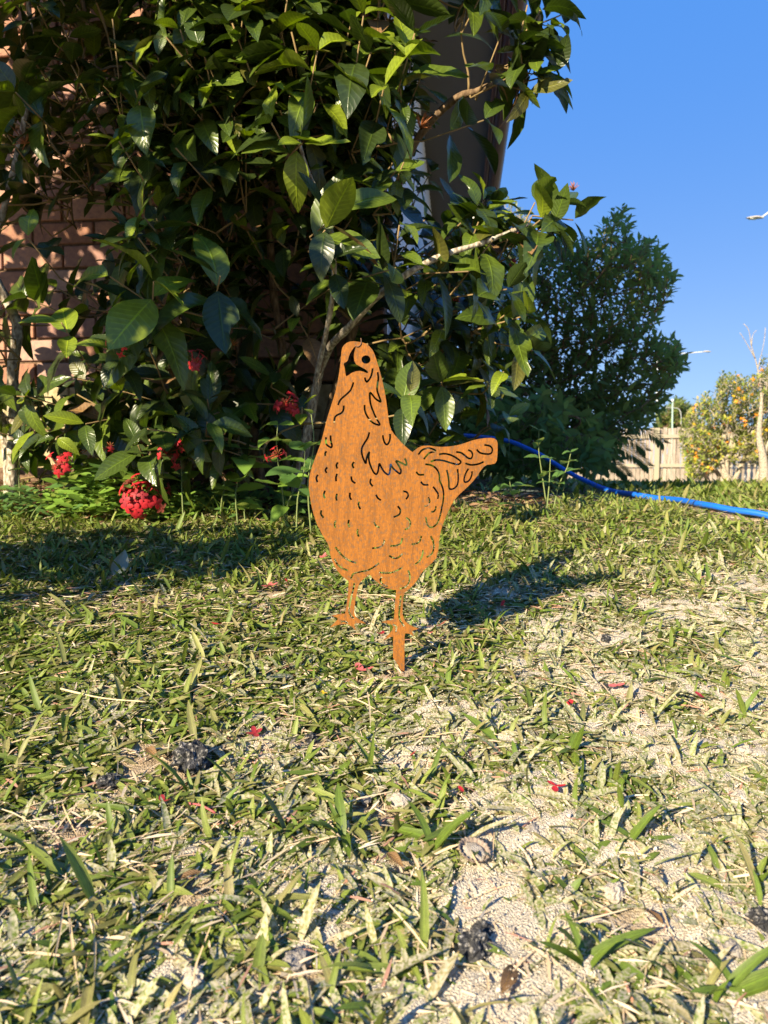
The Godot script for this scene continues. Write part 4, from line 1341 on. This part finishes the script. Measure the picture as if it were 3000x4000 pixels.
func build_shade_tree() -> void:
	# stands left of the frame; its shade falls over the wall, the shrub's left half and the lawn's far edge
	var base := Vector3(-2.05, ground_y(-2.05, -0.85), -0.85)
	var o := thing("shade_tree", "leafy small tree standing just left of the view", "tree", base)
	var leaves := []
	var n := 0
	while n < 240:
		var v := Vector3(rf(-1, 1), rf(-1, 1), rf(-1, 1))
		if v.length() > 1.0: continue
		var c := Vector3(-1.9, 2.1, -0.95) + v * Vector3(0.68, 0.72, 0.70)
		if c.x > -1.02 + 0.15 * c.y * 0.0: continue
		if c.y < 1.5 + 0.25 * bump_noise.get_noise_2d(c.x * 9.0, c.z * 9.0): continue
		if ash_noise.get_noise_3d(c.x * 0.55, c.y * 0.55, c.z * 0.55) < -0.12: continue
		n += 1
		spray(leaves, c, v + Vector3(0, 0.3, 0), 3, rf(0.10, 0.14), 0.2)
	# a lobe on the house side, shading the shrub's heart
	for k in 105:
		var c := Vector3(-1.36 + rf(-0.32, 0.30), 1.56 + rf(-0.36, 0.40), -0.62 + rf(-0.28, 0.3))
		if ash_noise.get_noise_3d(c.x * 0.5, c.y * 0.5, c.z * 0.5) < -0.08: continue
		spray(leaves, c, Vector3(rf(-0.5, 0.8), rf(0, 0.6), rf(-0.5, 0.5)), 3, rf(0.10, 0.15), 0.2)
	# a low side branch whose shade lies across the lawn
	for k in 40:
		var c := Vector3(-1.60 + rf(-0.28, 0.38), 0.90 + rf(-0.07, 0.12), -0.38 + rf(-0.24, 0.16))
		spray(leaves, c, Vector3(rf(-0.5, 0.8), rf(0, 0.5), rf(-0.5, 0.5)), 3, 0.12, 0.2)
	# the crown's back, over the wall's upper part
	n = 0
	while n < 85:
		var v := Vector3(rf(-1, 1), rf(-1, 1), rf(-1, 1))
		if v.length() > 1.0: continue
		var c := Vector3(-2.15, 2.2, -1.75) + v * Vector3(0.62, 0.75, 0.55)
		if ash_noise.get_noise_3d(c.x * 0.6, c.y * 0.6, c.z * 0.6) < -0.1: continue
		n += 1
		spray(leaves, c, v + Vector3(0, 0.3, 0), 3, rf(0.10, 0.15), 0.2)
	add_leaves(o, leaves, [], leaf_shapes, 0)
	var st := begin()
	for t in [[[0, -0.03, 0], [0.05, 0.6, -0.02], [0.1, 1.2, -0.08], [0.15, 1.9, -0.1], [0.12, 2.4, -0.1]], [[0.04, 0.6, -0.02], [0.25, 0.7, 0.25], [0.5, 0.82, 0.45]], [[0.1, 1.2, -0.08], [0.4, 1.6, -0.3], [0.6, 2.0, -0.5]], [[0.08, 1.0, -0.05], [-0.25, 1.5, 0.1], [-0.5, 1.9, 0.3]], [[0.12, 1.5, -0.1], [0.35, 1.8, 0.25], [0.55, 2.1, 0.45]]]:
		var q := []
		for p in t: q.append(Vector3(p[0], p[1], p[2]))
		tube(st, smooth(q, 4), [0.05, 0.045, 0.04, 0.035, 0.03, 0.025, 0.02, 0.016, 0.012] if t.size() > 3 else [0.02, 0.018, 0.015, 0.012, 0.01, 0.008], 8)
	part("trunk", done(st), M.bark, o)

# ---------------------------------------------------------------- low plants in the bed
func weed(called: String, label: String, px: float, py: float, d: float, h: float, pairs: int, leaf: float, key: String, lean: Vector2, category := "weed", group := "") -> void:
	var top_ := spot(px, py, d)
	var base := Vector3(top_.x - lean.x * h, 0, -d - lean.y * h)
	base.y = ground_y(base.x, base.z)
	var o := thing(called, label, category, base, group)
	var tip := top_ - base
	if tip.y < 0.02: tip.y = 0.02
	var pts := smooth([Vector3(0, -0.01, 0), tip * 0.4 + Vector3(rf(-0.01, 0.01), 0.01, 0), tip * 0.75 + Vector3(rf(-0.01, 0.01), 0, 0), tip], 3)
	var st := begin()
	tube(st, pts, [0.0024, 0.0022, 0.002, 0.0018, 0.0016, 0.0015, 0.0014, 0.0013, 0.0012], 5)
	part("stem", done(st), M.stem_green, o)
	var turn := rf(0, TAU)
	for k in pairs:
		turn += PI * 0.5 + rf(-0.2, 0.2)
		var t := 1.0 - 0.75 * k / pairs
		var p: Vector3 = pts[int(t * (pts.size() - 1))]
		for s in [0.0, PI]:
			var out := Vector3(cos(turn + s), rf(0.05, 0.6), sin(turn + s))
			var len := leaf * 1.5 * rf(0.75, 1.1) * (0.65 if k == 0 else 1.0)
			part("leaf", leaf_shapes[rng.randi_range(0, leaf_shapes.size() - 1)], M[key], o, Transform3D(frame_of(out, Vector3(0, 1, 0.35)) * Basis.from_scale(Vector3(len * 1.25, len, len)), p))

func build_bed_plants() -> void:
	weed("bed_weed", "slim weed with a small yellow bud beside the pale trunk", 68, 1705, 2.15, 0.13, 3, 0.035, "weed", Vector2(-0.05, 0), "weed", "weeds in the bed")
	weed("bed_weed", "upright broad-leaved weed right of the largest red flower head", 725, 1665, 1.98, 0.20, 4, 0.06, "weed_dark", Vector2(0.05, 0), "weed", "weeds in the bed")
	weed("bed_weed", "bright broad-leaved weed under the dark stems left of the hen", 940, 1750, 1.95, 0.17, 5, 0.07, "weed", Vector2(0.05, 0), "weed", "weeds in the bed")
	weed("bed_weed", "tall weed with light green leaves nearest the hen's breast", 1085, 1660, 1.9, 0.2, 4, 0.065, "weed", Vector2(-0.1, 0), "weed", "weeds in the bed")
	weed("bed_weed", "small three-leaved seedling beside the hen's neck", 1215, 1615, 1.85, 0.2, 3, 0.035, "weed", Vector2(0.0, 0), "weed", "weeds in the bed")
	weed("bed_weed", "short weed at the bed's edge below the hen's breast", 960, 1965, 1.98, 0.06, 3, 0.04, "weed", Vector2(0.0, 0), "weed", "weeds in the bed")
	weed("bed_weed", "leafy weed rising behind the brightest ground cover", 870, 1860, 2.02, 0.1, 3, 0.045, "weed_dark", Vector2(0.1, 0), "weed", "weeds in the bed")
	weed("bed_weed", "shiny weed under the hen's neck with a notched leaf", 1150, 1870, 1.9, 0.1, 4, 0.05, "weed", Vector2(0.2, 0), "weed", "weeds in the bed")
	weed("bed_weed", "dark-leaved weed touching the hen's breast", 1190, 1760, 1.85, 0.15, 3, 0.075, "weed_dark", Vector2(0.15, 0), "weed", "weeds in the bed")
	weed("trailing_weed", "tall stemmy weed standing in front of the blue hose", 2150, 1790, 2.1, 0.13, 3, 0.03, "weed_dark", Vector2(0.08, 0), "weed", "weeds by the hose")
	weed("trailing_weed", "leaning weed with one bright narrow leaf over the blue hose", 2230, 1765, 2.15, 0.15, 4, 0.034, "weed_dark", Vector2(0.35, 0), "weed", "weeds by the hose")
	weed("trailing_weed", "curving weed stem left of the hose crossing", 2105, 1680, 2.15, 0.2, 4, 0.036, "weed_dark", Vector2(-0.15, 0), "weed", "weeds by the hose")
	weed("trailing_weed", "sprawling weed under the hen's tail tip", 1990, 1870, 1.95, 0.09, 4, 0.05, "weed_dark", Vector2(-0.2, 0), "weed", "weeds by the hose")
	# leafy ground cover: a mass of small leaves along the bed's edge
	var gc := begin()
	var gc2 := begin()
	for i in 2400:
		var px := rf(-60, 1320)
		var bright: bool = px > 180 and px < 760
		if not bright and rng.randf() < 0.62: continue
		var d := rf(2.0, 2.3)
		var x := (px - 1500.0) / F * d
		var p := Vector3(x, ground_y(x, -d), -d)
		var mound := 0.14 if px > 230 and px < 600 else 0.06
		p.y += rf(0.005, mound)
		var a := rf(0, TAU)
		var len := rf(0.016, 0.042) * (1.35 if mound > 0.1 else 1.0)
		var xf := Transform3D(frame_of(Vector3(cos(a), rf(-0.2, 0.6), sin(a)), Vector3(rf(-0.3, 0.3), 1, 0.5)) * Basis.from_scale(Vector3(len * 1.7, len, len)), p)
		if bright and rng.randf() < 0.8: gc.append_from(small_shapes[i % 4], 0, xf)
		else: gc2.append_from(small_shapes[i % 4], 0, xf)
	var am := ArrayMesh.new()
	gc.commit(am)
	gc2.commit(am)
	am.surface_set_material(0, M.weed)
	am.surface_set_material(1, M.weed_dark)
	var o := part("ground_cover", am, null, self)
	tag(o, "small-leaved bright green ground cover along the bed's edge", "ground cover", "", "stuff")
	# tall fine grass at the bed's edge
	var tuft := thing("grass_tuft", "tuft of long thin grass blades right of the largest red flower", "grass", on_ground(740, 2030))
	var bm := blade_mesh(1.0, 0.03, 0.9, 0.2, 6)
	for k in 46:
		var a := rf(0, TAU)
		var len := rf(0.05, 0.14)
		var r := rf(0.9, 1.5)
		part("blade", bm, M.weed if k % 3 else M.far_yellow, tuft, Transform3D(frame_of(Vector3(cos(a) * cos(r), sin(r), sin(a) * cos(r)), Vector3(cos(a), 0.2, sin(a)) * -1.0) * Basis.from_scale(Vector3(len, len, len)), Vector3(rf(-0.09, 0.13), 0, rf(-0.05, 0.02))))
	# taller leaf litter on the soil
	var lit := []
	for i in 700:
		var px := rf(-50, 2100)
		var d := rf(2.05, 2.55)
		var x := (px - 1500.0) / F * d
		var a := rf(0, TAU)
		var len := rf(0.02, 0.06)
		lit.append([Transform3D(frame_of(Vector3(cos(a), rf(-0.1, 0.3), sin(a)), Vector3(rf(-0.4, 0.4), 1, rf(-0.4, 0.4))) * Basis.from_scale(Vector3(len, len, len)), Vector3(x, ground_y(x, -d) + rf(0.003, 0.015), -d)), Color(0.16, 0.08, 0.045).lerp(Color(0.40, 0.26, 0.15), rng.randf())])
	scatter("leaf_litter", "dead brown leaves lying on the soil under the shrubs", "leaf litter", small_leaf(0.42, 0.3, 0.15), M.straw, lit)

# ---------------------------------------------------------------- fence, lamps, hose
func build_fence() -> void:
	var a := Vector3(4.2, 0, -18.6)
	var b := Vector3(9.4, 0, -16.2)
	var along := (b - a).normalized()
	var face := Vector3(-along.z, 0, along.x)
	if face.z < 0: face = -face
	var bs := Basis(along, Vector3.UP, along.cross(Vector3.UP))
	var o := thing("paling_fence", "weathered grey-brown timber paling fence at the back of the lawn", "fence", Vector3(a.x, 0, a.z))
	var n := int(a.distance_to(b) / 0.1)
	for i in n:
		var h := 1.49 + rf(-0.012, 0.012)
		var st := begin()
		box(st, Vector3(0, h * 0.5, 0), Vector3(rf(0.084, 0.091), h, 0.016), Basis(), 0.002)
		part("paling", done(st), M["paling_%d" % rng.randi_range(0, 3)], o, Transform3D(bs, along * (0.1 * i + 0.05) + Vector3(0, -0.14 + rf(-0.01, 0.01), 0) - face * rf(0.0, 0.006)))
	for y in [1.15, 0.46]:
		var st := begin()
		box(st, Vector3(n * 0.05, y, 0), Vector3(n * 0.1, 0.085, 0.04), Basis(), 0.004)
		part("rail", done(st), M.rail, o, Transform3D(bs, face * 0.045))
	for t in [0.35, 2.58, 4.8]:
		var st := begin()
		box(st, Vector3(t, 0.60, 0), Vector3(0.12, 1.5, 0.06), Basis(), 0.006)
		part("post", done(st), M.post, o, Transform3D(bs, face * 0.1))
	# white balustrade right of the orange-flowered shrub
	var p0 := spot(2866, 1905, 14.2)
	var p1 := spot(3075, 1915, 13.8)
	var bo := thing("balustrade", "low white balustrade of turned balusters behind the pale tree", "railing", Vector3(p0.x, -0.06, p0.z))
	var bal := lathe([Vector2(0.012, 0.0), Vector2(0.03, 0.0), Vector2(0.03, 0.06), Vector2(0.018, 0.08), Vector2(0.032, 0.14), Vector2(0.032, 0.19), Vector2(0.016, 0.25), Vector2(0.026, 0.29), Vector2(0.028, 0.36), Vector2(0.016, 0.41), Vector2(0.03, 0.45), Vector2(0.03, 0.55), Vector2(0.01, 0.55)], 10)
	for i in 10: part("baluster", bal, M.white, bo, Transform3D(Basis(), (p1 - p0) * Vector3(1, 0, 1) * (i / 9.0)))
	var st4 := begin()
	var dir := ((p1 - p0) * Vector3(1, 0, 1))
	box(st4, dir * 0.5 + Vector3(0, 0.57, 0), Vector3(dir.length() + 0.1, 0.045, 0.09), Basis(dir.normalized(), Vector3.UP, dir.normalized().cross(Vector3.UP)), 0.008)
	part("handrail", done(st4), M.white, bo)

func street_lamp(label: String, pole_px: float, d: float, top_y: float, head_px: float, head_py: float, head_len: float, r: float) -> void:
	var base := spot(pole_px, 1840, d)
	base.y = -0.46
	var o := thing("street_lamp", label, "street lamp", base, "street lamps beyond the fence")
	var top_ := spot(pole_px, top_y, d) - base
	var head := spot(head_px, head_py, d) - base
	var st := begin()
	tube(st, [Vector3(0, -0.05, 0), top_ * 0.5, top_], [r, r * 0.8, r * 0.6], 8)
	part("pole", done(st), M.galv, o)
	var arm := begin()
	tube(arm, smooth([top_, top_.lerp(head, 0.15) + Vector3(0, 0.12, 0), top_.lerp(head, 0.6) + Vector3(0, 0.05, 0), head], 4), [r * 0.55, r * 0.5, r * 0.45, r * 0.4], 7)
	part("arm", done(arm), M.galv, o)
	var dir := ((head - top_) * Vector3(1, 0, 1)).normalized()
	var h := begin()
	var bs := frame_of(dir, Vector3.UP)
	var rings := []
	for k in 6:
		var t := k / 5.0
		rings.append([head_len * t, head_len * 0.22 * [0.25, 0.7, 1.0, 1.0, 0.75, 0.2][k], head_len * 0.13 * [0.4, 0.9, 1.0, 0.85, 0.6, 0.2][k]])
	for k in 5:
		for j in 8:
			var q := []
			for e in [[k, j], [k + 1, j], [k + 1, j + 1], [k, j + 1]]:
				var ang: float = PI * e[1] / 8.0
				var rg: Array = rings[e[0]]
				q.append(head + bs * Vector3(cos(ang) * rg[1], sin(ang) * rg[2], rg[0] - head_len * 0.15))
			quad(h, q[0], q[1], q[2], q[3])
		var u := []
		for e in [[k, -1], [k, 1], [k + 1, 1], [k + 1, -1]]: u.append(head + bs * Vector3(e[1] * rings[e[0]][1], 0, rings[e[0]][0] - head_len * 0.15))
		quad(h, u[0], u[1], u[2], u[3])
	var hd := part("lamp_head", done(h), M.lamp_head, o)
	var l := begin()
	box(l, head + bs * Vector3(0, -head_len * 0.03, head_len * 0.45), Vector3(head_len * 0.26, head_len * 0.06, head_len * 0.42), bs, head_len * 0.015)
	part("lens", done(l), M.lamp_lens, hd)

func build_street() -> void:
	street_lamp("distant street lamp with long arm above the fence", 2566, 55.0, 1396, 2752, 1374, 0.62, 0.11)
	street_lamp("street lamp whose head juts in from the right edge of the sky", 3130, 26.0, 748, 2972, 852, 0.6, 0.07)
	# netted frame on a pale green post beyond the fence
	var base := spot(2626, 1800, 24.0)
	base.y = -0.4
	var o := thing("net_frame", "pale green post with white ball top and curved net frame", "post", base)
	var st := begin()
	tube(st, [Vector3.ZERO, spot(2627, 1570, 24.0) - base], [0.032, 0.028], 8)
	part("post", done(st), M.pale_green, o)
	var ball := SphereMesh.new()
	ball.radius = 0.05
	ball.height = 0.1
	ball.radial_segments = 12
	ball.rings = 6
	part("ball_top", ball, M.white, o, Transform3D(Basis(), spot(2627, 1565, 24.0) - base))
	var fr := begin()
	var pts := []
	for q in [[2592, 1588], [2606, 1592], [2640, 1594], [2655, 1602], [2660, 1622], [2661, 1660]]: pts.append(spot(q[0], q[1], 24.0) - base)
	tube(fr, smooth(pts, 4), [0.014], 6)
	part("curved_frame", done(fr), M.grey_pipe, o)

func build_hose() -> void:
	var pts := [spot(1760, 1700, 3.25), spot(1930, 1712, 3.05), spot(2070, 1755, 2.95), spot(2200, 1832, 2.85), spot(2330, 1898, 2.75)]
	for q in [[2490, 1944], [2620, 1961], [2750, 1983], [2880, 2007], [3050, 2042], [3250, 2085], [3600, 2150], [4100, 2230]]: pts.append(on_ground(q[0], q[1] + 12) + Vector3(0, 0.014, 0))
	pts = smooth(pts, 6)
	for i in pts.size():
		pts[i].y = maxf(pts[i].y, ground_y(pts[i].x, pts[i].z) + 0.018) + 0.0015 * sin(i * 0.9)
	var st := begin()
	tube(st, pts, [0.009], 12)
	for p in pts: clear_round(p + Vector3(0, 0, 0.015), 0.02)
	var o := part("garden_hose", done(st), M.hose, self)
	tag(o, "bright blue garden hose lying across the lawn towards the house", "hose")

# ---------------------------------------------------------------- small things on the lawn
func loose(called: String, label: String, category: String, mesh: Mesh, m: Material, px: float, py: float, lift: float, b := Basis(), group := "") -> void:
	var p := on_ground(px, py) + Vector3(0, lift, 0)
	clear_round(p + Vector3(0, 0, 0.008), 0.010 if category == "petal" else 0.018)
	tag(part(called, mesh, m, self, Transform3D(b, p)), label, category, group)

func petal_mesh(n: int) -> ArrayMesh:
	var st := begin()
	st.set_smooth_group(0)
	for k in n:
		var b := Basis(Vector3.UP, TAU * k / maxf(n, 3.0) + rf(-0.3, 0.3)) * Basis(Vector3.RIGHT, rf(-0.5, 0.2))
		var c := b * Vector3(0, 0.02, 0.5)
		var ring := []
		for j in 10:
			var a := TAU * j / 10
			ring.append(b * Vector3(0.3 * sin(a), 0.10 * absf(sin(a)) + 0.12 * cos(a) * cos(a), 0.5 - 0.5 * cos(a)))
		for j in 10:
			for p in [c, ring[j], ring[(j + 1) % 10]]: st.add_vertex(p)
	return done(st)

func build_loose() -> void:
	# charcoal
	for c in [[748, 3010, 0.046, "large lump of black charcoal in the left foreground", 1], [425, 3085, 0.024, "small charcoal piece left of the large charcoal lump", 2], [2362, 2512, 0.019, "ashy charcoal piece right of the hen in the lawn", 3], [2370, 2695, 0.013, "tiny charcoal fragment beside a faded petal", 4], [1850, 3745, 0.028, "charcoal chunk at the bottom below the bottle cap", 5], [1890, 3665, 0.017, "little charcoal chip above the bottom charcoal chunk", 6], [1215, 2905, 0.018, "charcoal bit in the grass left of the stake", 7], [2420, 2560 + 135, 0.012, "charcoal crumb lying closest to the faded petal", 8], [280, 3255, 0.014, "charcoal crumb near the left edge of the foreground", 9], [2960, 3630, 0.022, "charcoal piece at the bottom right edge", 10]]:
		loose("charcoal_lump", c[3], "charcoal", lump(Vector3(c[2], c[2] * 0.78, c[2] * 0.85), 0.3, 200 + c[4], 14), M.coal, c[0], c[1], c[2] * 0.30, Basis(Vector3.UP, rf(0, 6)), "charcoal scattered on the lawn")
	# stones
	for c in [[2900, 2945, 0.034, 0.35, "flat pale stone on the ash at the right edge", "stone", 1], [1560, 3155, 0.034, 0.5, "pale crumbly stone below the stake in the centre foreground", "stone", 2], [752, 3860, 0.026, 0.8, "angular tan clod at the bottom left", "stone", 3], [1150, 3795, 0.032, 0.55, "grey broken stone at the bottom centre", "grey_stone", 4], [2400, 3515, 0.028, 0.6, "smooth pale pebble right of the bottle cap", "stone", 5], [2562, 3353, 0.013, 0.7, "little white pebble among the right foreground blades", "stone", 6], [2085, 3270, 0.022, 0.6, "grey-tan pebble above right of the bottle cap", "grey_stone", 7], [2860, 3740, 0.022, 0.7, "rough grey clod at the lower right corner", "grey_stone", 9], [1430, 3150, 0.016, 0.7, "small grey pebble left of the crumbly stone", "grey_stone", 10]]:
		loose("pebble", c[4], "stone", lump(Vector3(c[2], c[2] * c[3], c[2] * 0.75) * 0.82, 0.22, 300 + c[6], 12), M[c[5]], c[0], c[1], c[2] * c[3] * 0.2 + 0.003, Basis(Vector3.UP, rf(0, 6)), "stones scattered on the lawn")
	# bottle cap, open side up
	var cap := thing("bottle_cap", "upturned brown crimped bottle cap filled with ash", "bottle cap", on_ground(1848, 3385) + Vector3(0, 0.012, 0))
	clear_round(cap.position + Vector3(0, 0, 0.012), 0.024)
	cap.rotation = Vector3(0.30, 0.3, -0.08)
	var st := begin()
	st.set_smooth_group(0)
	var prof := [[0.0, 0.0012, 0.0], [0.0125, 0.0012, 0.0], [0.0134, 0.0026, 0.0], [0.0148, 0.0062, 0.8], [0.0157, 0.0066, 1.0], [0.0153, 0.0070, 1.0], [0.0140, 0.0058, 0.6], [0.0128, 0.0030, 0.0], [0.012, 0.0020, 0.0]]
	for i in prof.size() - 1:
		for k in 84:
			var q := []
			for e in [[i, k], [i + 1, k], [i + 1, k + 1], [i, k + 1]]:
				var pr: Array = prof[e[0]]
				var a: float = TAU * e[1] / 84
				var r: float = pr[0] + 0.0009 * pr[2] * cos(21.0 * a)
				q.append(Vector3(cos(a) * r, pr[1], sin(a) * r))
			quad(st, q[0], q[1], q[2], q[3])
	part("crown", done(st), M.cap, cap)
	part("ash_filling", lump(Vector3(0.0245, 0.004, 0.0245), 0.16, 77, 12, false), M.stone, cap, Transform3D(Basis(), Vector3(0, 0.0028, 0)))
	# fallen petals and florets
	var shapes := [petal_mesh(1), petal_mesh(2), petal_mesh(4), petal_mesh(3)]
	for p in [
		[1055, 2318, 0.022, 2, "petal_pink", "pink fallen floret left of the hen's raised foot"], [547, 2390, 0.018, 1, "spent", "rust-red withered petal in the left lawn"], [1022, 2398, 0.015, 0, "petal", "single red petal below the pink floret"], [854, 2474, 0.017, 1, "petal", "red petal pair in the shade's edge left of the hen"],
		[1412, 2662, 0.026, 1, "petal_pink", "long pink petal just left of the stake's point"], [995, 2908, 0.015, 2, "petal_dark", "dull red floret left of the charcoal crumb"], [633, 3182, 0.014, 1, "petal_dark", "dark red petal below the large charcoal lump"], [1961, 2397, 0.018, 0, "petal", "bright red petal right of the hen's feet"],
		[1722, 2472, 0.017, 1, "petal_dark", "brownish red petal beside the right foot"], [2410, 2713, 0.018, 1, "petal_pink", "faded pink petal on the ashy grass at right"], [2214, 2795, 0.017, 0, "petal", "orange-red petal lying in the right lawn"], [2166, 3126, 0.016, 3, "petal", "vivid red floret in the right foreground"],
		[1808, 3140, 0.012, 1, "petal", "small red petal above the bottle cap"], [1604, 2998, 0.014, 0, "petal_dark", "dark red petal in the centre below the stake"], [165, 2030, 0.03, 2, "spent", "withered orange flower cluster at the bed's left edge"], [370, 2045, 0.026, 2, "petal_dark", "withered red florets left of the largest flower head"],
		[1012, 2025, 0.018, 2, "petal", "red floret on the grass under the hen's breast"], [1262, 2202, 0.018, 2, "petal_pink", "pink floret beside the hen's left thigh"], [2298, 2135, 0.017, 1, "petal", "red petal beyond the hen's shadow"], [2443, 2045, 0.015, 0, "petal", "red petal on the bright grass below the hose"],
		[1490, 2510, 0.014, 1, "petal_dark", "dark red petal between the hen's feet"], [1670, 2510, 0.013, 0, "petal_pink", "pale red petal right of the stake"], [2480, 3250 - 1130, 0.014, 0, "petal_dark", "small dull petal right of the shadow's tip"], [2740, 3200 - 440, 0.014, 1, "petal_dark", "withered petal in the ash at right"], [1120, 2300, 0.013, 0, "petal", "red petal nearest the raised foot"],
	]: loose("fallen_petal", p[5], "petal", shapes[p[3]], M[p[4]], p[0], p[1], 0.013, Basis.from_euler(Vector3(rf(-0.3, 0.3), rf(0, 6), rf(-0.3, 0.3))).scaled(Vector3.ONE * p[2] * 0.8), "fallen petals on the lawn")
	# red flower stalk
	var s1 := begin()
	var a := on_ground(735, 3185) + Vector3(0, 0.012, 0)
	var b := on_ground(842, 3230) + Vector3(0, 0.014, 0)
	tube(s1, smooth([Vector3.ZERO, (b - a) * 0.5 + Vector3(0, 0.004, 0.002), b - a], 4), [0.0016, 0.0013, 0.0011], 6)
	tag(part("flower_stalk", done(s1), M.petal_pink, self, Transform3D(Basis(), a)), "thin red fallen flower stalk below the large charcoal lump", "stalk")
	# long dry straw
	var s2 := begin()
	a = on_ground(226, 2742) + Vector3(0, 0.02, 0)
	var mid := on_ground(400, 2768) + Vector3(0, 0.014, 0)
	b = on_ground(570, 2785) + Vector3(0, 0.015, 0)
	tube(s2, smooth([Vector3.ZERO, mid - a, b - a], 5), [0.0008, 0.0013, 0.0016, 0.0014, 0.001], 6)
	var sm := mat(lin(0.62, 0.48, 0.27), 0.8)
	tag(part("dry_straw", done(s2), sm, self, Transform3D(Basis(), a)), "long dry straw stem lying in the left lawn", "straw")
	# fallen leaf on edge in the shade band
	var fl := leaf_mesh(0.55, 0.7, 0.15, 0.05, 0.4)
	var grey := mat(lin(0.20, 0.22, 0.17), 0.75)
	loose("fallen_leaf", "folded grey-green fallen leaf standing in the shaded grass", "leaf", fl, grey, 440, 2270, 0.012, frame_of(Vector3(0.35, 0.75, -0.2), Vector3(0.6, 0.2, 0.9)).scaled(Vector3.ONE * 0.062))
	for p in [[790, 3460, "brown curled leaf", 0.03], [2590, 3670, "dry tan leaf scrap near the bottom right", 0.028], [1510, 3380, "reddish dry leaf left of the bottle cap", 0.03], [1960, 3940, "long tan dry leaf at the bottom edge", 0.04], [570, 2960, "brown dry leaf above the large charcoal lump", 0.035]]:
		loose("dry_leaf", p[2] if p[2].split(" ").size() > 3 else p[2] + " in the left foreground", "leaf", leaf_mesh(0.3, 0.5, 0.3, 0.1, 0.6), M.leaf_dry, p[0], p[1], 0.012, frame_of(Vector3(rf(-1, 1), 0.2, rf(-1, 1)), Vector3(0.1, 1, 0.3)).scaled(Vector3.ONE * p[3]), "dry leaves on the lawn")
	# broad young weeds standing up in the foreground
	for p in [[2290, 3790, "rosette of broad upright leaves at the bottom right", 5, 0.055], [1280, 2760, "low weed with a tiny yellow flower left of the stake", 5, 0.022], [630, 3160, "bright green seedling below the large charcoal lump", 4, 0.030], [2850, 3900, "broad-leaved plantain in the lower right corner", 4, 0.06], [1330, 3280, "tuft of broad blades in the centre foreground", 5, 0.05], [2230, 2950, "dark green tuft of blades right of centre", 5, 0.045], [2470, 3300, "long-bladed tuft in the right foreground", 4, 0.06], [1700, 3330, "broad blade pair left of the bottle cap", 3, 0.055]]:
		var o := thing("lawn_weed", p[2], "weed", on_ground(p[0], p[1]), "weeds in the lawn")
		for k in p[3] + 2:
			var an := rf(0, TAU)
			var r := rf(0.15, 1.2)
			part("blade", blade_mesh(1.0, rf(0.13, 0.2), rf(0.2, 0.9), 0.3, 6), M.tuft, o, Transform3D(frame_of(Vector3(cos(an) * cos(r), sin(r), sin(an) * cos(r)), Vector3(rf(-0.3, 0.3), 1, 0.4)).scaled(Vector3.ONE * p[4] * rf(0.6, 1.25)), Vector3(rf(-0.006, 0.006), 0.003, rf(-0.006, 0.006))))
		if p[0] == 1280: part("flower", petal_mesh(4), M.yellow, o, Transform3D(Basis().scaled(Vector3.ONE * 0.006), Vector3(-0.006, 0.02, 0.004)))

# ---------------------------------------------------------------- build
func _ready() -> void:
	rng.seed = 20240611
	ash_noise.seed = 4
	ash_noise.frequency = 6.0
	ash_noise.fractal_octaves = 5
	bump_noise.seed = 8
	bump_noise.frequency = 1.3
	bump_noise.fractal_octaves = 3
	patch_noise.seed = 9
	patch_noise.frequency = 1.0
	patch_noise.fractal_octaves = 3
	light_and_camera()
	make_materials()
	build_ground()
	build_house()
	build_ixora()
	build_far_plants()
	build_shade_tree()
	build_fence()
	build_street()
	build_hose()
	build_hen()
	build_bed_plants()
	build_loose()
	build_lawn()
